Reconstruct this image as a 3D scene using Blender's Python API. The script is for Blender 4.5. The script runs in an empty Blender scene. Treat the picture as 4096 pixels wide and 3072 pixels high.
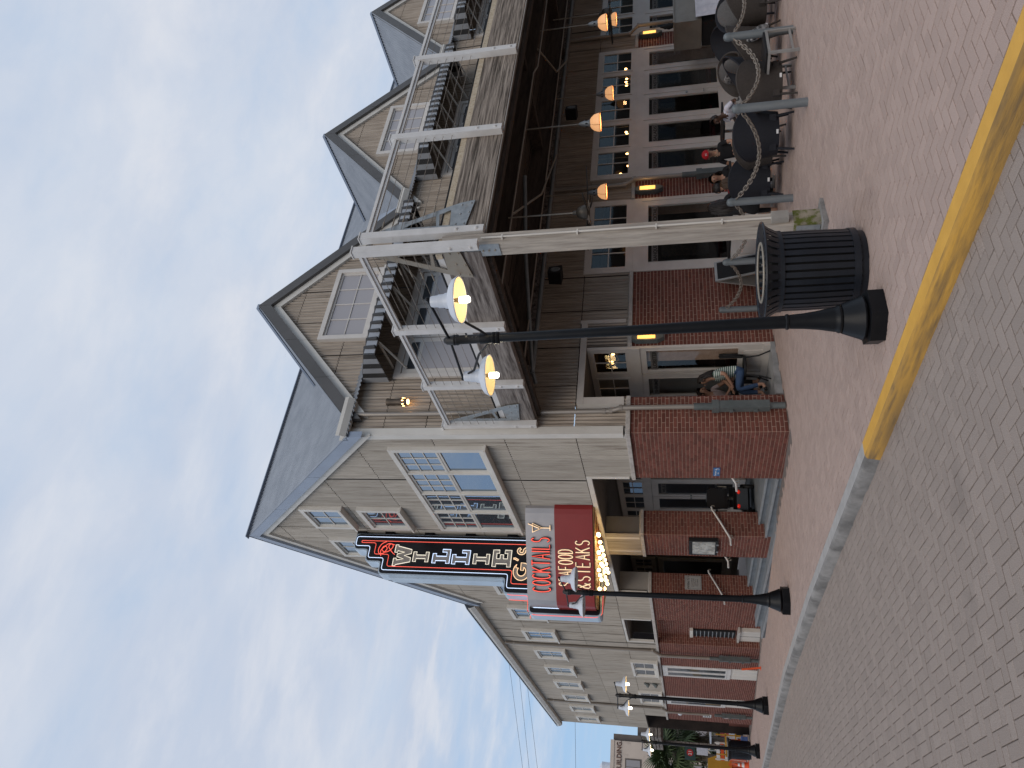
import bpy, math, random
from mathutils import Vector, Matrix, geometry
random.seed(7)
R = math.radians
S = bpy.context.scene
# ---------------------------------------------------------------- camera
cd = bpy.data.cameras.new('camera'); cam = bpy.data.objects.new('camera', cd); S.collection.objects.link(cam)
_r = Vector((.8268, -.5620, -.0229)); _f = Vector((.5521, .8032, .2219)).normalized()
_r = (_r - _f * _r.dot(_f)).normalized(); _d = _f.cross(_r)      # the phone was held sideways: picture right is world down
M = Matrix.Identity(4)
for i in range(3):
    M[i][0] = _d[i]; M[i][1] = _r[i]; M[i][2] = -_f[i]
M[0][3], M[1][3], M[2][3] = -6.682, -11.322, 1.754
cam.matrix_world = M
cd.sensor_width = 36; cd.lens = 26.043; cd.clip_start = .1; cd.clip_end = 600
S.camera = cam
S.view_settings.view_transform = 'Standard'; S.view_settings.look = 'None'
S.view_settings.gamma = 1; S.view_settings.use_curve_mapping = False
S.view_settings.exposure = 0.0
# ---------------------------------------------------------------- world
W = bpy.data.worlds.new('World'); S.world = W; W.use_nodes = True
nt = W.node_tree; nt.nodes.clear(); L = nt.links
def N(nt, t, **k):
    n = nt.nodes.new(t)
    for a, b in k.items():
        if a.startswith('i_'):
            key = a[2:]; n.inputs[int(key) if key.isdigit() else key.replace('_', ' ')].default_value = b
        else: setattr(n, a, b)
    return n
bg = N(nt, 'ShaderNodeBackground', i_Strength=.1); wo = N(nt, 'ShaderNodeOutputWorld'); L.new(bg.outputs[0], wo.inputs[0])
sky = N(nt, 'ShaderNodeTexSky'); sky.sky_type = 'NISHITA'; sky.sun_disc = False
SUN_E, SUN_R = R(40), R(222)
sky.sun_elevation = SUN_E; sky.sun_rotation = SUN_R
tc = N(nt, 'ShaderNodeTexCoord'); sep = N(nt, 'ShaderNodeSeparateXYZ'); L.new(tc.outputs['Generated'], sep.inputs[0])
zz = N(nt, 'ShaderNodeMath', operation='MAXIMUM', i_1=.0); L.new(sep.outputs[2], zz.inputs[0])
za = N(nt, 'ShaderNodeMath', operation='ADD', i_1=.18); L.new(zz.outputs[0], za.inputs[0])
dv = N(nt, 'ShaderNodeVectorMath', operation='DIVIDE'); cb = N(nt, 'ShaderNodeCombineXYZ')
for i in range(3): L.new(za.outputs[0], cb.inputs[i])
L.new(tc.outputs['Generated'], dv.inputs[0]); L.new(cb.outputs[0], dv.inputs[1])
mp = N(nt, 'ShaderNodeMapping'); mp.inputs['Rotation'].default_value = (0, 0, R(35)); mp.inputs['Scale'].default_value = (.75, 1.3, .75)
L.new(dv.outputs[0], mp.inputs[0])
n1 = N(nt, 'ShaderNodeTexNoise', i_Scale=2.6, i_Detail=7, i_Roughness=.55, i_Distortion=.15); L.new(mp.outputs[0], n1.inputs[0])
n2 = N(nt, 'ShaderNodeTexNoise', i_Scale=4.4, i_Detail=7, i_Roughness=.58, i_Distortion=.2); L.new(mp.outputs[0], n2.inputs[0])
cr = N(nt, 'ShaderNodeValToRGB'); L.new(n1.outputs[0], cr.inputs[0])
cr.color_ramp.elements[0].position = .34; cr.color_ramp.elements[0].color = (5.55, 6.25, 7.55, 1)
cr.color_ramp.elements[1].position = .66; cr.color_ramp.elements[1].color = (6.35, 6.95, 8.0, 1)
cr2 = N(nt, 'ShaderNodeValToRGB'); L.new(n2.outputs[0], cr2.inputs[0])
cr2.color_ramp.elements[0].position = .52; cr2.color_ramp.elements[0].color = (0, 0, 0, 1)
cr2.color_ramp.elements[1].position = .78; cr2.color_ramp.elements[1].color = (.62, .62, .62, 1)
mw = N(nt, 'ShaderNodeMix', data_type='RGBA'); L.new(cr2.outputs[0], mw.inputs[0]); L.new(cr.outputs[0], mw.inputs[6]); mw.inputs[7].default_value = (8.2, 8.2, 8.5, 1)
# clear blue shows low down between the clouds
blue = N(nt, 'ShaderNodeMix', data_type='RGBA'); blue.inputs[0].default_value = .8; L.new(sky.outputs[0], blue.inputs[6]); blue.inputs[7].default_value = (3.9, 5.9, 8.6, 1)
el = N(nt, 'ShaderNodeMapRange', i_1=.10, i_2=.36); L.new(sep.outputs[2], el.inputs[0])
na = N(nt, 'ShaderNodeMath', operation='MULTIPLY_ADD', i_1=1.6, i_2=-.8); L.new(n2.outputs[0], na.inputs[0])
ad = N(nt, 'ShaderNodeMath', operation='ADD', use_clamp=True); L.new(el.outputs[0], ad.inputs[0]); L.new(na.outputs[0], ad.inputs[1])
fin = N(nt, 'ShaderNodeMix', data_type='RGBA'); L.new(ad.outputs[0], fin.inputs[0]); L.new(blue.outputs[2], fin.inputs[6]); L.new(mw.outputs[2], fin.inputs[7])
L.new(fin.outputs[2], bg.inputs[0])
sl = bpy.data.lights.new('sun', 'SUN'); sl.energy = 1.15; sl.angle = R(40); sl.color = (1, .88, .74)
so = bpy.data.objects.new('sun', sl); S.collection.objects.link(so)
sd = Vector((math.sin(SUN_R) * math.cos(SUN_E), math.cos(SUN_R) * math.cos(SUN_E), math.sin(SUN_E)))
so.rotation_euler = sd.to_track_quat('Z', 'Y').to_euler(); so.location = (-20, -20, 30)
# ---------------------------------------------------------------- materials
MC = {}
def mat(name, c1, c2=None, rough=.7, metal=0, scale=4, stretch=(1, 1, 1), bump=.15, bscale=60, bdist=.004, c3=None, s3=1.2, t3=(.5, .65), rnd=0, spec=.4, em=None, ems=0, detail=5, coat=0, lo=.35, hi=.65):
    if name in MC: return MC[name]
    m = bpy.data.materials.new(name); m.use_nodes = True; nt = m.node_tree; l = nt.links
    p = nt.nodes['Principled BSDF']; p.inputs['Roughness'].default_value = rough; p.inputs['Metallic'].default_value = metal
    p.inputs['Specular IOR Level'].default_value = spec; p.inputs['Coat Weight'].default_value = coat
    t = N(nt, 'ShaderNodeTexCoord'); mpn = N(nt, 'ShaderNodeMapping'); mpn.inputs['Scale'].default_value = stretch; l.new(t.outputs['Object'], mpn.inputs[0])
    c2 = c2 or tuple(x * .8 for x in c1)
    n = N(nt, 'ShaderNodeTexNoise', i_Scale=scale, i_Detail=detail, i_Roughness=.6); l.new(mpn.outputs[0], n.inputs[0])
    r = N(nt, 'ShaderNodeValToRGB'); l.new(n.outputs[0], r.inputs[0])
    r.color_ramp.elements[0].position = lo; r.color_ramp.elements[0].color = (*c2, 1); r.color_ramp.elements[1].position = hi; r.color_ramp.elements[1].color = (*c1, 1)
    out = r.outputs[0]
    if c3:
        n3 = N(nt, 'ShaderNodeTexNoise', i_Scale=s3, i_Detail=6, i_Roughness=.65); l.new(mpn.outputs[0], n3.inputs[0])
        r3 = N(nt, 'ShaderNodeMapRange', i_1=t3[0], i_2=t3[1]); l.new(n3.outputs[0], r3.inputs[0])
        mx = N(nt, 'ShaderNodeMix', data_type='RGBA'); l.new(r3.outputs[0], mx.inputs[0]); l.new(out, mx.inputs[6]); mx.inputs[7].default_value = (*c3, 1); out = mx.outputs[2]
    if rnd:
        at = N(nt, 'ShaderNodeAttribute', attribute_name='rnd'); oi = N(nt, 'ShaderNodeObjectInfo')
        a = N(nt, 'ShaderNodeMath', operation='ADD'); l.new(at.outputs['Fac'], a.inputs[0]); l.new(oi.outputs['Random'], a.inputs[1])
        f = N(nt, 'ShaderNodeMath', operation='FRACT'); l.new(a.outputs[0], f.inputs[0])
        mr = N(nt, 'ShaderNodeMapRange', i_3=1 - rnd, i_4=1 + rnd); l.new(f.outputs[0], mr.inputs[0])
        h = N(nt, 'ShaderNodeHueSaturation'); l.new(mr.outputs[0], h.inputs['Value']); l.new(out, h.inputs['Color']); out = h.outputs[0]
    l.new(out, p.inputs['Base Color'])
    if bump:
        b = N(nt, 'ShaderNodeBump', i_Strength=min(1, bump * 3), i_Distance=bdist); nb = N(nt, 'ShaderNodeTexNoise', i_Scale=bscale, i_Detail=4); l.new(mpn.outputs[0], nb.inputs[0])
        l.new(nb.outputs[0], b.inputs['Height']); l.new(b.outputs[0], p.inputs['Normal'])
    if em: p.inputs['Emission Color'].default_value = (*em, 1); p.inputs['Emission Strength'].default_value = ems
    MC[name] = m; return m
def emis(name, c, s):
    return mat(name, c, c, bump=0, em=c, ems=s)
def glass(name, ior, tint, dark=None, see=False, rough=.015):
    m = bpy.data.materials.new(name); m.use_nodes = True; nt = m.node_tree; l = nt.links; nt.nodes.clear()
    o = N(nt, 'ShaderNodeOutputMaterial'); fr = N(nt, 'ShaderNodeFresnel', i_IOR=ior)
    g = N(nt, 'ShaderNodeBsdfGlossy', i_Roughness=rough, i_Color=(*tint, 1)); mx = N(nt, 'ShaderNodeMixShader')
    nz = N(nt, 'ShaderNodeTexNoise', i_Scale=.9, i_Detail=1); b = N(nt, 'ShaderNodeBump', i_Strength=.12, i_Distance=.02); t = N(nt, 'ShaderNodeTexCoord')
    l.new(t.outputs['Object'], nz.inputs[0]); l.new(nz.outputs[0], b.inputs['Height']); l.new(b.outputs[0], g.inputs['Normal'])
    if see: d = N(nt, 'ShaderNodeBsdfTransparent', i_Color=(.9, .91, .9, 1))
    else: d = N(nt, 'ShaderNodeBsdfPrincipled'); d.inputs['Base Color'].default_value = (*dark, 1); d.inputs['Roughness'].default_value = .5
    gm = N(nt, 'ShaderNodeNewGeometry'); iv = N(nt, 'ShaderNodeMath', operation='SUBTRACT', i_0=1.0); l.new(gm.outputs['Backfacing'], iv.inputs[1]); mu = N(nt, 'ShaderNodeMath', operation='MULTIPLY'); l.new(fr.outputs[0], mu.inputs[0]); l.new(iv.outputs[0], mu.inputs[1])
    l.new(mu.outputs[0], mx.inputs[0]); l.new(d.outputs[0], mx.inputs[1]); l.new(g.outputs[0], mx.inputs[2]); l.new(mx.outputs[0], o.inputs[0])
    MC[name] = m; return m
m_corr = mat('corrugated_painted_metal', (.44, .405, .36), (.335, .305, .265), rough=.62, scale=11, stretch=(1.6, 1.6, .10), c3=(.13, .105, .08), s3=9, t3=(.52, .85), bump=.05, bscale=30, rnd=.07, spec=.3)
m_corr2 = mat('corrugated_painted_metal_warm', (.425, .365, .305), (.30, .25, .205), rough=.62, scale=11, stretch=(1.6, 1.6, .10), c3=(.12, .095, .07), s3=9, t3=(.50, .8), bump=.05, bscale=30, rnd=.06, spec=.3)
m_roof = mat('ribbed_roof_metal', (.27, .29, .32), (.21, .23, .26), rough=.45, metal=.45, scale=2, bump=.04, rnd=.05)
m_fasc = mat('shaded_metal_fascia', (.105, .10, .098), (.088, .085, .083), rough=.5, metal=.1, scale=1.5, bump=.02)  # shade on the patio side is put into this dark grey
m_fascb = mat('sky_tinted_metal_fascia', (.30, .345, .42), (.26, .30, .37), rough=.35, metal=.3, scale=1.5, bump=.02)  # the sky's blue reflection is put into this metal colour
m_trim = mat('cream_painted_trim', (.68, .65, .60), (.59, .56, .51), rough=.55, scale=3, stretch=(1, 1, .5), bump=.06, c3=(.44, .40, .35), s3=5, t3=(.64, .95))
m_white = mat('white_painted_metal', (.68, .665, .65), (.59, .575, .56), rough=.5, scale=4, bump=.08, c3=(.42, .38, .34), s3=6, t3=(.64, .9))
m_frame = mat('grey_white_window_paint', (.64, .60, .555), (.57, .53, .49), rough=.5, scale=3, bump=.04, c3=(.42, .38, .34), s3=7, t3=(.66, .95))
m_brick = mat('red_brick', (.185, .066, .048), (.135, .048, .036), rough=.85, scale=18, bump=.3, bscale=90, bdist=.003, rnd=.22, spec=.25)
m_mort = mat('tan_mortar', (.56, .39, .31), (.46, .31, .245), rough=.95, scale=10, bump=.3, bscale=120)
m_conc = mat('grey_concrete', (.33, .33, .33), (.25, .25, .25), rough=.9, scale=5, c3=(.13, .13, .13), s3=3, t3=(.5, .75), bump=.3, bscale=80)
m_stepc = mat('slate_grey_step_paint', (.20, .22, .24), (.15, .165, .18), rough=.8, scale=4, bump=.15)
m_sill = mat('cast_stone_ledge', (.52, .49, .46), (.42, .39, .36), rough=.8, scale=7, c3=(.25, .22, .19), s3=6, t3=(.55, .8))
m_paver = mat('pink_grey_concrete_paver', (.47, .36, .315), (.33, .25, .215), rough=.93, scale=170, detail=2, bump=.5, bscale=260, bdist=.002, c3=(.20, .15, .145), s3=1.7, t3=(.6, 1.0), rnd=.07, spec=.2)
m_rpav = mat('warm_grey_concrete_paver', (.36, .305, .27), (.23, .19, .168), rough=.93, scale=170, detail=2, bump=.5, bscale=260, bdist=.002, c3=(.17, .145, .13), s3=1.1, t3=(.6, .95), rnd=.06, spec=.2)
m_joint = mat('dark_joint_sand', (.18, .155, .14), (.13, .11, .10), rough=1, scale=60)
m_yel = mat('yellow_kerb_paint', (.68, .38, .07), (.60, .33, .06), rough=.7, scale=5, c3=(.48, .27, .07), s3=4, t3=(.6, .95), bump=.25, bscale=50)
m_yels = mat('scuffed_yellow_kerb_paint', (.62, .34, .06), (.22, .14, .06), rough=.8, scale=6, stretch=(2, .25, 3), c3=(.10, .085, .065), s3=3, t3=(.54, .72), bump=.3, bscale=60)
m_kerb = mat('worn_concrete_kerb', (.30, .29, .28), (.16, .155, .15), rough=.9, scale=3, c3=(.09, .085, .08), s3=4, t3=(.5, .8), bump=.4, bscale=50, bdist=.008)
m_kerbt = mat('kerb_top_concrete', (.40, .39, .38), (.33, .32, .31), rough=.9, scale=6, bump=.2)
def wood(name, c1, c2, c3, st, t3=(.5, .68), s=9):
    return mat(name, c1, c2, rough=.88, scale=s, stretch=st, c3=c3, s3=s * .7, t3=t3, bump=.45, bscale=26, bdist=.008, spec=.2)
m_wx = wood('weathered_grey_timber', (.42, .36, .305), (.17, .14, .12), (.07, .058, .048), (.16, 2, 4.2), (.47, .62), 9)
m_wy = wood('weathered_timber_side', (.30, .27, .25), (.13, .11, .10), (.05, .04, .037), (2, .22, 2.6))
m_wz = wood('pale_weathered_post_timber', (.50, .45, .39), (.34, .30, .26), (.14, .11, .09), (2.4, 2.4, .22), (.58, .8))
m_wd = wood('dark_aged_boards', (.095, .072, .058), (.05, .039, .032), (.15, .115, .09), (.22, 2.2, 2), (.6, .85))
m_galv = mat('galvanised_steel', (.36, .38, .39), (.27, .29, .30), rough=.5, metal=.45, scale=12, c3=(.26, .20, .15), s3=4, t3=(.6, .85), bump=.05)
m_galvr = mat('rust_streaked_steel', (.36, .33, .28), (.27, .235, .19), rough=.6, metal=.3, scale=3, c3=(.22, .15, .09), s3=3, t3=(.5, .8), bump=.06)
m_boll = mat('dull_galvanised_pipe', (.22, .24, .25), (.16, .18, .19), rough=.6, metal=.35, scale=5, stretch=(1, 1, .3), bump=.06)
m_chain = mat('aged_steel_chain', (.34, .30, .26), (.20, .17, .14), rough=.6, metal=.4, scale=30, bump=.1)
m_blk = mat('black_gloss_paint', (.010, .011, .013), (.006, .007, .009), rough=.42, scale=5, bump=.03, c3=(.025, .025, .025), s3=9, t3=(.66, .8), spec=.22)
m_blkp = mat('chipped_black_paint', (.014, .014, .015), (.01, .01, .011), rough=.5, scale=5, c3=(.35, .30, .22), s3=14, t3=(.64, .67), bump=.2)
m_navy = mat('blue_black_steel_paint', (.014, .018, .026), (.009, .012, .018), rough=.4, scale=4, bump=.03)
m_enam = mat('white_enamel', (.62, .66, .72), (.56, .60, .67), rough=.3, scale=3, bump=.02)
m_shin = mat('lamp_lit_enamel', (.75, .62, .36), (.68, .55, .30), rough=.6, bump=.02, em=(1, .62, .22), ems=.55)  # lamplight on the inner shade, put into cream colour and emission
m_cast = mat('cast_iron_boot_paint', (.12, .135, .135), (.085, .10, .10), rough=.6, scale=7, bump=.15)
m_pipe = mat('tan_metal_downpipe', (.36, .32, .28), (.28, .245, .21), rough=.4, metal=.35, scale=3, stretch=(1, 1, .2), bump=.03)
m_wick = mat('dark_wicker', (.065, .054, .047), (.032, .027, .025), rough=.75, scale=90, stretch=(1, 1, 1), bump=.9, bscale=150, bdist=.006)
m_wicn = mat('blue_black_wicker', (.014, .016, .024), (.008, .009, .014), rough=.7, scale=90, bump=.8, bscale=150, bdist=.006)
m_cush = mat('grey_cushion_fabric', (.115, .112, .112), (.085, .082, .082), rough=.95, scale=60, bump=.4, bscale=160)
m_stn = mat('brushed_stainless', (.42, .38, .33), (.32, .29, .25), rough=.32, metal=.8, scale=2, bump=.02)
m_dark = mat('matt_black', (.008, .008, .009), rough=.7, bump=.02)
m_sky = mat('grey_table_metal', (.40, .39, .37), rough=.45, metal=.4, bump=.02)
m_linen = mat('white_linen', (.62, .63, .70), (.50, .51, .58), rough=.9, scale=9, bump=.3, bscale=20, bdist=.01)
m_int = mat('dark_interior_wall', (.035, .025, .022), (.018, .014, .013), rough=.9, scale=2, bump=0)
m_glass = glass('reflective_window_glass', 4.2, (.66, .82, 1.0), (.02, .024, .03))
m_glasg = glass('grey_blind_glass', 1.5, (.9, .95, 1), (.34, .315, .32))
m_glasd = glass('dark_window_glass', 1.8, (.7, .8, .95), (.012, .013, .015))
m_glast = glass('clear_shop_glass', 1.5, (.85, .84, .80), see=True, rough=.03)
m_glow = emis('warm_bulb', (1, .55, .2), 9)
m_bulbw = emis('lit_marquee_bulb', (1, .78, .38), 6)
m_cob = emis('white_corn_bulb', (1, .93, .78), 9)
m_orange = emis('amber_lantern_glass', (1, .50, .12), 1.6)
m_nr = emis('red_neon', (1, .13, .09), .8)
m_nw = emis('blue_white_neon', (.62, .76, 1), 1.15)
m_nc = emis('cream_neon', (1, .70, .42), .85)
m_ny = emis('pale_neon', (.86, .80, .66), .8)
m_signk = mat('sign_black_enamel', (.007, .007, .009), rough=.35, bump=.02, scale=3)
m_signr = mat('sign_oxblood_enamel', (.27, .032, .030), (.24, .028, .026), rough=.4, bump=.02, scale=2)
m_signg = mat('sign_grey_metal', (.44, .42, .42), (.37, .355, .36), rough=.35, metal=.35, bump=.02, scale=2)
m_signb = mat('pale_blue_sign_edge', (.52, .62, .72), (.44, .54, .64), rough=.35, metal=.1, bump=.02, scale=2)
m_letter = mat('grey_letter_metal', (.30, .28, .26), (.26, .24, .22), rough=.5, bump=.02)
# ---------------------------------------------------------------- mesh helpers
COL = S.collection
class MB:
    def __init__(s): s.v = []; s.f = []; s.r = []; s.cr = 0
    def add(s, vs, fs):
        b = len(s.v); s.v += [tuple(v) for v in vs]; s.f += [tuple(b + i for i in f) for f in fs]; s.r += [s.cr] * len(fs); return s
    def box(s, a, b, T=None):
        x0, y0, z0 = a; x1, y1, z1 = b
        x0, x1 = min(x0, x1), max(x0, x1); y0, y1 = min(y0, y1), max(y0, y1); z0, z1 = min(z0, z1), max(z0, z1)
        vs = [Vector((x, y, z)) for x in (x0, x1) for y in (y0, y1) for z in (z0, z1)]
        if T: vs = [T @ v for v in vs]
        return s.add(vs, [(0, 1, 3, 2), (4, 6, 7, 5), (0, 4, 5, 1), (2, 3, 7, 6), (0, 2, 6, 4), (1, 5, 7, 3)])
    def bar(s, a, b, w, h=None, up=(0, 0, 1)):
        a = Vector(a); b = Vector(b); h = h or w; d = (b - a); l = d.length
        if l < 1e-6: return s
        d /= l; u = Vector(up)
        if abs(d.dot(u)) > .98: u = Vector((0, 1, 0))
        x = d.cross(u).normalized(); y = x.cross(d)
        vs = [p + x * sx * w / 2 + y * sy * h / 2 for p in (a, b) for sx in (-1, 1) for sy in (-1, 1)]
        return s.add(vs, [(0, 1, 3, 2), (4, 6, 7, 5), (0, 4, 5, 1), (2, 3, 7, 6), (0, 2, 6, 4), (1, 5, 7, 3)])
    def tube(s, pts, r, n=8, closed=False, caps=True):
        pts = [Vector(p) for p in pts]; m = len(pts); rs = r if isinstance(r, (list, tuple)) else [r] * m
        b = len(s.v); prev = None
        for i, p in enumerate(pts):
            if closed: t = pts[(i + 1) % m] - pts[i - 1]
            else: t = pts[min(i + 1, m - 1)] - pts[max(i - 1, 0)]
            t = t.normalized() if t.length > 1e-9 else Vector((0, 0, 1))
            if prev is None:
                u = Vector((0, 0, 1)) if abs(t.z) < .9 else Vector((1, 0, 0)); x = t.cross(u).normalized()
            else:
                x = (prev - t * prev.dot(t)); x = x.normalized() if x.length > 1e-6 else t.orthogonal().normalized()
            prev = x; y = t.cross(x)
            for k in range(n):
                a = 2 * math.pi * k / n; s.v.append(tuple(p + (x * math.cos(a) + y * math.sin(a)) * rs[i]))
        for i in range(m if closed else m - 1):
            j = (i + 1) % m
            for k in range(n):
                k2 = (k + 1) % n; s.f.append((b + i * n + k, b + i * n + k2, b + j * n + k2, b + j * n + k)); s.r.append(s.cr)
        if not closed and caps:
            s.f.append(tuple(b + k for k in range(n))[::-1]); s.f.append(tuple(b + (m - 1) * n + k for k in range(n))); s.r += [s.cr] * 2
        return s
    def lathe(s, prof, c=(0, 0, 0), n=20, T=None, cap=True):
        b = len(s.v); c = Vector(c)
        for (r, z) in prof:
            for k in range(n):
                a = 2 * math.pi * k / n; v = Vector((r * math.cos(a), r * math.sin(a), z)) + c
                s.v.append(tuple(T @ v if T else v))
        for i in range(len(prof) - 1):
            for k in range(n):
                k2 = (k + 1) % n; s.f.append((b + i * n + k, b + i * n + k2, b + (i + 1) * n + k2, b + (i + 1) * n + k)); s.r.append(s.cr)
        if cap:
            s.f.append(tuple(b + k for k in range(n))[::-1]); s.f.append(tuple(b + (len(prof) - 1) * n + k for k in range(n))); s.r += [s.cr] * 2
        return s
    def prism(s, loops, fn, t0, t1):
        """loops: [outer, hole...] of 2D points; fn(u,v,t) -> point"""
        flat = [p for lp in loops for p in lp]
        tri = geometry.tessellate_polygon([[Vector((p[0], p[1], 0)) for p in lp] for lp in loops])
        b = len(s.v); n = len(flat)
        for t in (t0, t1): s.v += [tuple(fn(p[0], p[1], t)) for p in flat]
        for a in tri:
            s.f.append((b + a[0], b + a[1], b + a[2])); s.f.append((b + n + a[2], b + n + a[1], b + n + a[0])); s.r += [s.cr] * 2
        o = 0
        for lp in loops:
            k = len(lp)
            for i in range(k):
                j = (i + 1) % k; s.f.append((b + o + i, b + o + j, b + n + o + j, b + n + o + i)); s.r.append(s.cr)
            o += k
        return s
    def ball(s, c, r, n=10, m=6, sc=(1, 1, 1)):
        b = len(s.v); c = Vector(c)
        for i in range(m + 1):
            ph = math.pi * i / m
            for k in range(n):
                a = 2 * math.pi * k / n
                s.v.append((c.x + r * sc[0] * math.sin(ph) * math.cos(a), c.y + r * sc[1] * math.sin(ph) * math.sin(a), c.z + r * sc[2] * math.cos(ph)))
        for i in range(m):
            for k in range(n):
                k2 = (k + 1) % n; s.f.append((b + i * n + k, b + (i + 1) * n + k, b + (i + 1) * n + k2, b + i * n + k2)); s.r.append(s.cr)
        return s
    def build(s, name, m, parent=None, smooth=False):
        me = bpy.data.meshes.new(name); me.from_pydata(s.v, [], s.f); me.validate(clean_customdata=False)
        if len(me.polygons) == len(s.r) and any(s.r):
            a = me.attributes.new('rnd', 'FLOAT', 'FACE'); a.data.foreach_set('value', s.r)
        me.materials.append(m); me.update()
        import bmesh
        bm = bmesh.new(); bm.from_mesh(me); bmesh.ops.recalc_face_normals(bm, faces=bm.faces); bm.to_mesh(me); bm.free()
        if smooth:
            me.polygons.foreach_set('use_smooth', [True] * len(me.polygons))
            try: me.set_sharp_from_angle(angle=R(smooth if smooth is not True else 40))
            except Exception: pass
        return link(name, me, parent)
def link(name, me, parent=None):
    o = bpy.data.objects.new(name, me); COL.objects.link(o)
    if parent: o.parent = parent
    return o
def tag(o, label=None, cat=None, group=None, kind=None):
    if label: o['label'] = label
    if cat: o['category'] = cat
    if group: o['group'] = group
    if kind: o['kind'] = kind
    return o
def thing(name, loc, rz=0, label=None, cat=None, group=None):
    o = link(name, None); o.location = loc; o.rotation_euler = (0, 0, rz); return tag(o, label, cat, group)
def copy_tree(o, parent=None):
    c = o.copy(); COL.objects.link(c)
    if parent: c.parent = parent
    for ch in list(o.children): copy_tree(ch, c)
    return c
def box(name, a, b, m, parent=None): return MB().box(a, b).build(name, m, parent)
# ---------------------------------------------------------------- ground levels
GP = [(-60, .0), (-8, .0), (0, 0), (4.5, -.08), (9.7, -.29), (25, -.90), (60, -1.9), (400, -6)]
def gz(x, y):
    for (a, za_), (b, zb) in zip(GP, GP[1:]):
        if y <= b or b == 400: z = za_ + (zb - za_) * (y - a) / (b - a); break
    if x > 0: z += min(.12, .048 * x) * max(0, min(1, (3 - y) / 3))
    return z
KX0, KX1 = -2.72, -2.90
RD = .13
def ground_sheet(name, x0, x1, y0, y1, dz, m, nx=8, ny=60, kind='structure', skip=None):
    mb = MB(); ys = [y0 + (y1 - y0) * (j / ny) ** 1 for j in range(ny + 1)]; xs = [x0 + (x1 - x0) * i / nx for i in range(nx + 1)]
    for y in ys:
        for x in xs: mb.v.append((x, y, gz(x, y) + dz))
    for j in range(ny):
        for i in range(nx):
            a = j * (nx + 1) + i; mb.f.append((a, a + 1, a + nx + 2, a + nx + 1)); mb.r.append(0)
    return mb.build(name, m)
road = tag(ground_sheet('road', -120, KX1 + .01, -80, 400, -RD - .012, m_joint, 6, 240), kind='structure')
walk = tag(ground_sheet('sidewalk', KX0 - .01, 60, -60, 60, -.012, m_joint, 100, 120), kind='structure')
farg = tag(ground_sheet('far_ground', KX0 - .01, 120, 60, 400, -.02, m_rpav, 4, 20), kind='structure')
# paver templates: bevelled 20 x 10 cm blocks
def paver_geo(L_, W_, g=.0035, h=.012, bev=.006, top=0):
    a, b = L_ / 2 - g, W_ / 2 - g; c, d = a - bev, b - bev
    return ([(-a, -b, -h), (a, -b, -h), (a, b, -h), (-a, b, -h), (-a, -b, -bev * .5), (a, -b, -bev * .5), (a, b, -bev * .5), (-a, b, -bev * .5), (-c, -d, 0), (c, -d, 0), (c, d, 0), (-c, d, 0)],
            [(8, 9, 10, 11), (4, 5, 9, 8), (5, 6, 10, 9), (6, 7, 11, 10), (7, 4, 8, 11), (0, 1, 5, 4), (1, 2, 6, 5), (2, 3, 7, 6), (3, 0, 4, 7)])
CX, CY = -6.68, -11.32
def visible(x, y, m=1.0):
    v = Vector((x - CX, y - CY, -1.7)); dpt = v.dot(_f)
    if dpt < .5: return False
    a = v.dot(_r) / dpt; b = v.dot(_d) / dpt
    return abs(a) < .519 + m * .09 and b < .692 + m * .06
def pave(parent, m, x0, x1, y0, y1, dz, reg, n_ind=300, ox=0, oy=0):
    u = .1; items = []
    for i in range(int(math.floor((x0 - ox) / u)) - 1, int((x1 - ox) / u) + 2):
        for j in range(int(math.floor((y0 - oy) / u)) - 1, int((y1 - oy) / u) + 2):
            k = (i - j) % 4
            if k == 0: cx, cy, rot = ox + (i + 1) * u, oy + (j + .5) * u, 0
            elif k == 3: cx, cy, rot = ox + (i + .5) * u, oy + (j + 1) * u, 1
            else: continue
            if not (x0 - .07 <= cx <= x1 + .07 and y0 <= cy <= y1) or not reg(cx, cy) or not visible(cx, cy): continue
            # trim blocks against the long edges
            items.append(((cx - CX) ** 2 + (cy - CY) ** 2, cx, cy, rot))
    items.sort(); base = None; mb = MB(); vs, fs = paver_geo(.2, .1)
    for q, (d, cx, cy, rot) in enumerate(items):
        z = gz(cx, cy) + dz + random.uniform(-.0015, .0015); sx = (gz(cx + .05, cy) - gz(cx - .05, cy)) / .1; sy = (gz(cx, cy + .05) - gz(cx, cy - .05)) / .1
        rr = random.random()
        cut0 = max(0, x0 - (cx - (.1 if rot == 0 else .05))); cut1 = max(0, (cx + (.1 if rot == 0 else .05)) - x1)
        hx = .1 if rot == 0 else .05
        if min(cx + hx, x1) - max(cx - hx, x0) < .025: continue
        if q < n_ind and not cut0 and not cut1:
            if base is None:
                o = MB().add(vs, fs).build('paver', m, parent); base = o.data
            else: o = link('paver', base, parent)
            o.location = (cx, cy, z); o.rotation_euler = (math.atan(sy) + random.uniform(-.006, .006), -math.atan(sx) + random.uniform(-.006, .006), rot * math.pi / 2)
            continue
        mb.cr = rr; b = len(mb.v); tx, ty = random.uniform(-.008, .008), random.uniform(-.008, .008)
        for (px, py, pz) in vs:
            if rot: px, py = -py, px
            X = min(max(cx + px, x0 + .002), x1 - .002)
            mb.v.append((X, cy + py, z + pz + (sx + tx) * px + (sy + ty) * py))
        for f in fs: mb.f.append(tuple(b + i for i in f)); mb.r.append(rr)
    o = mb.build('paver_field', m, parent); o['kind'] = 'stuff'
pave(road, m_rpav, -9.5, KX1 - .004, -11.2, 34, -RD, lambda x, y: True, ox=.015, oy=.03)
def walkreg(x, y):
    if y > 29: return x < 2
    if x < -.3: return True
    if y < -.12: return True
    return False
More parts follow.
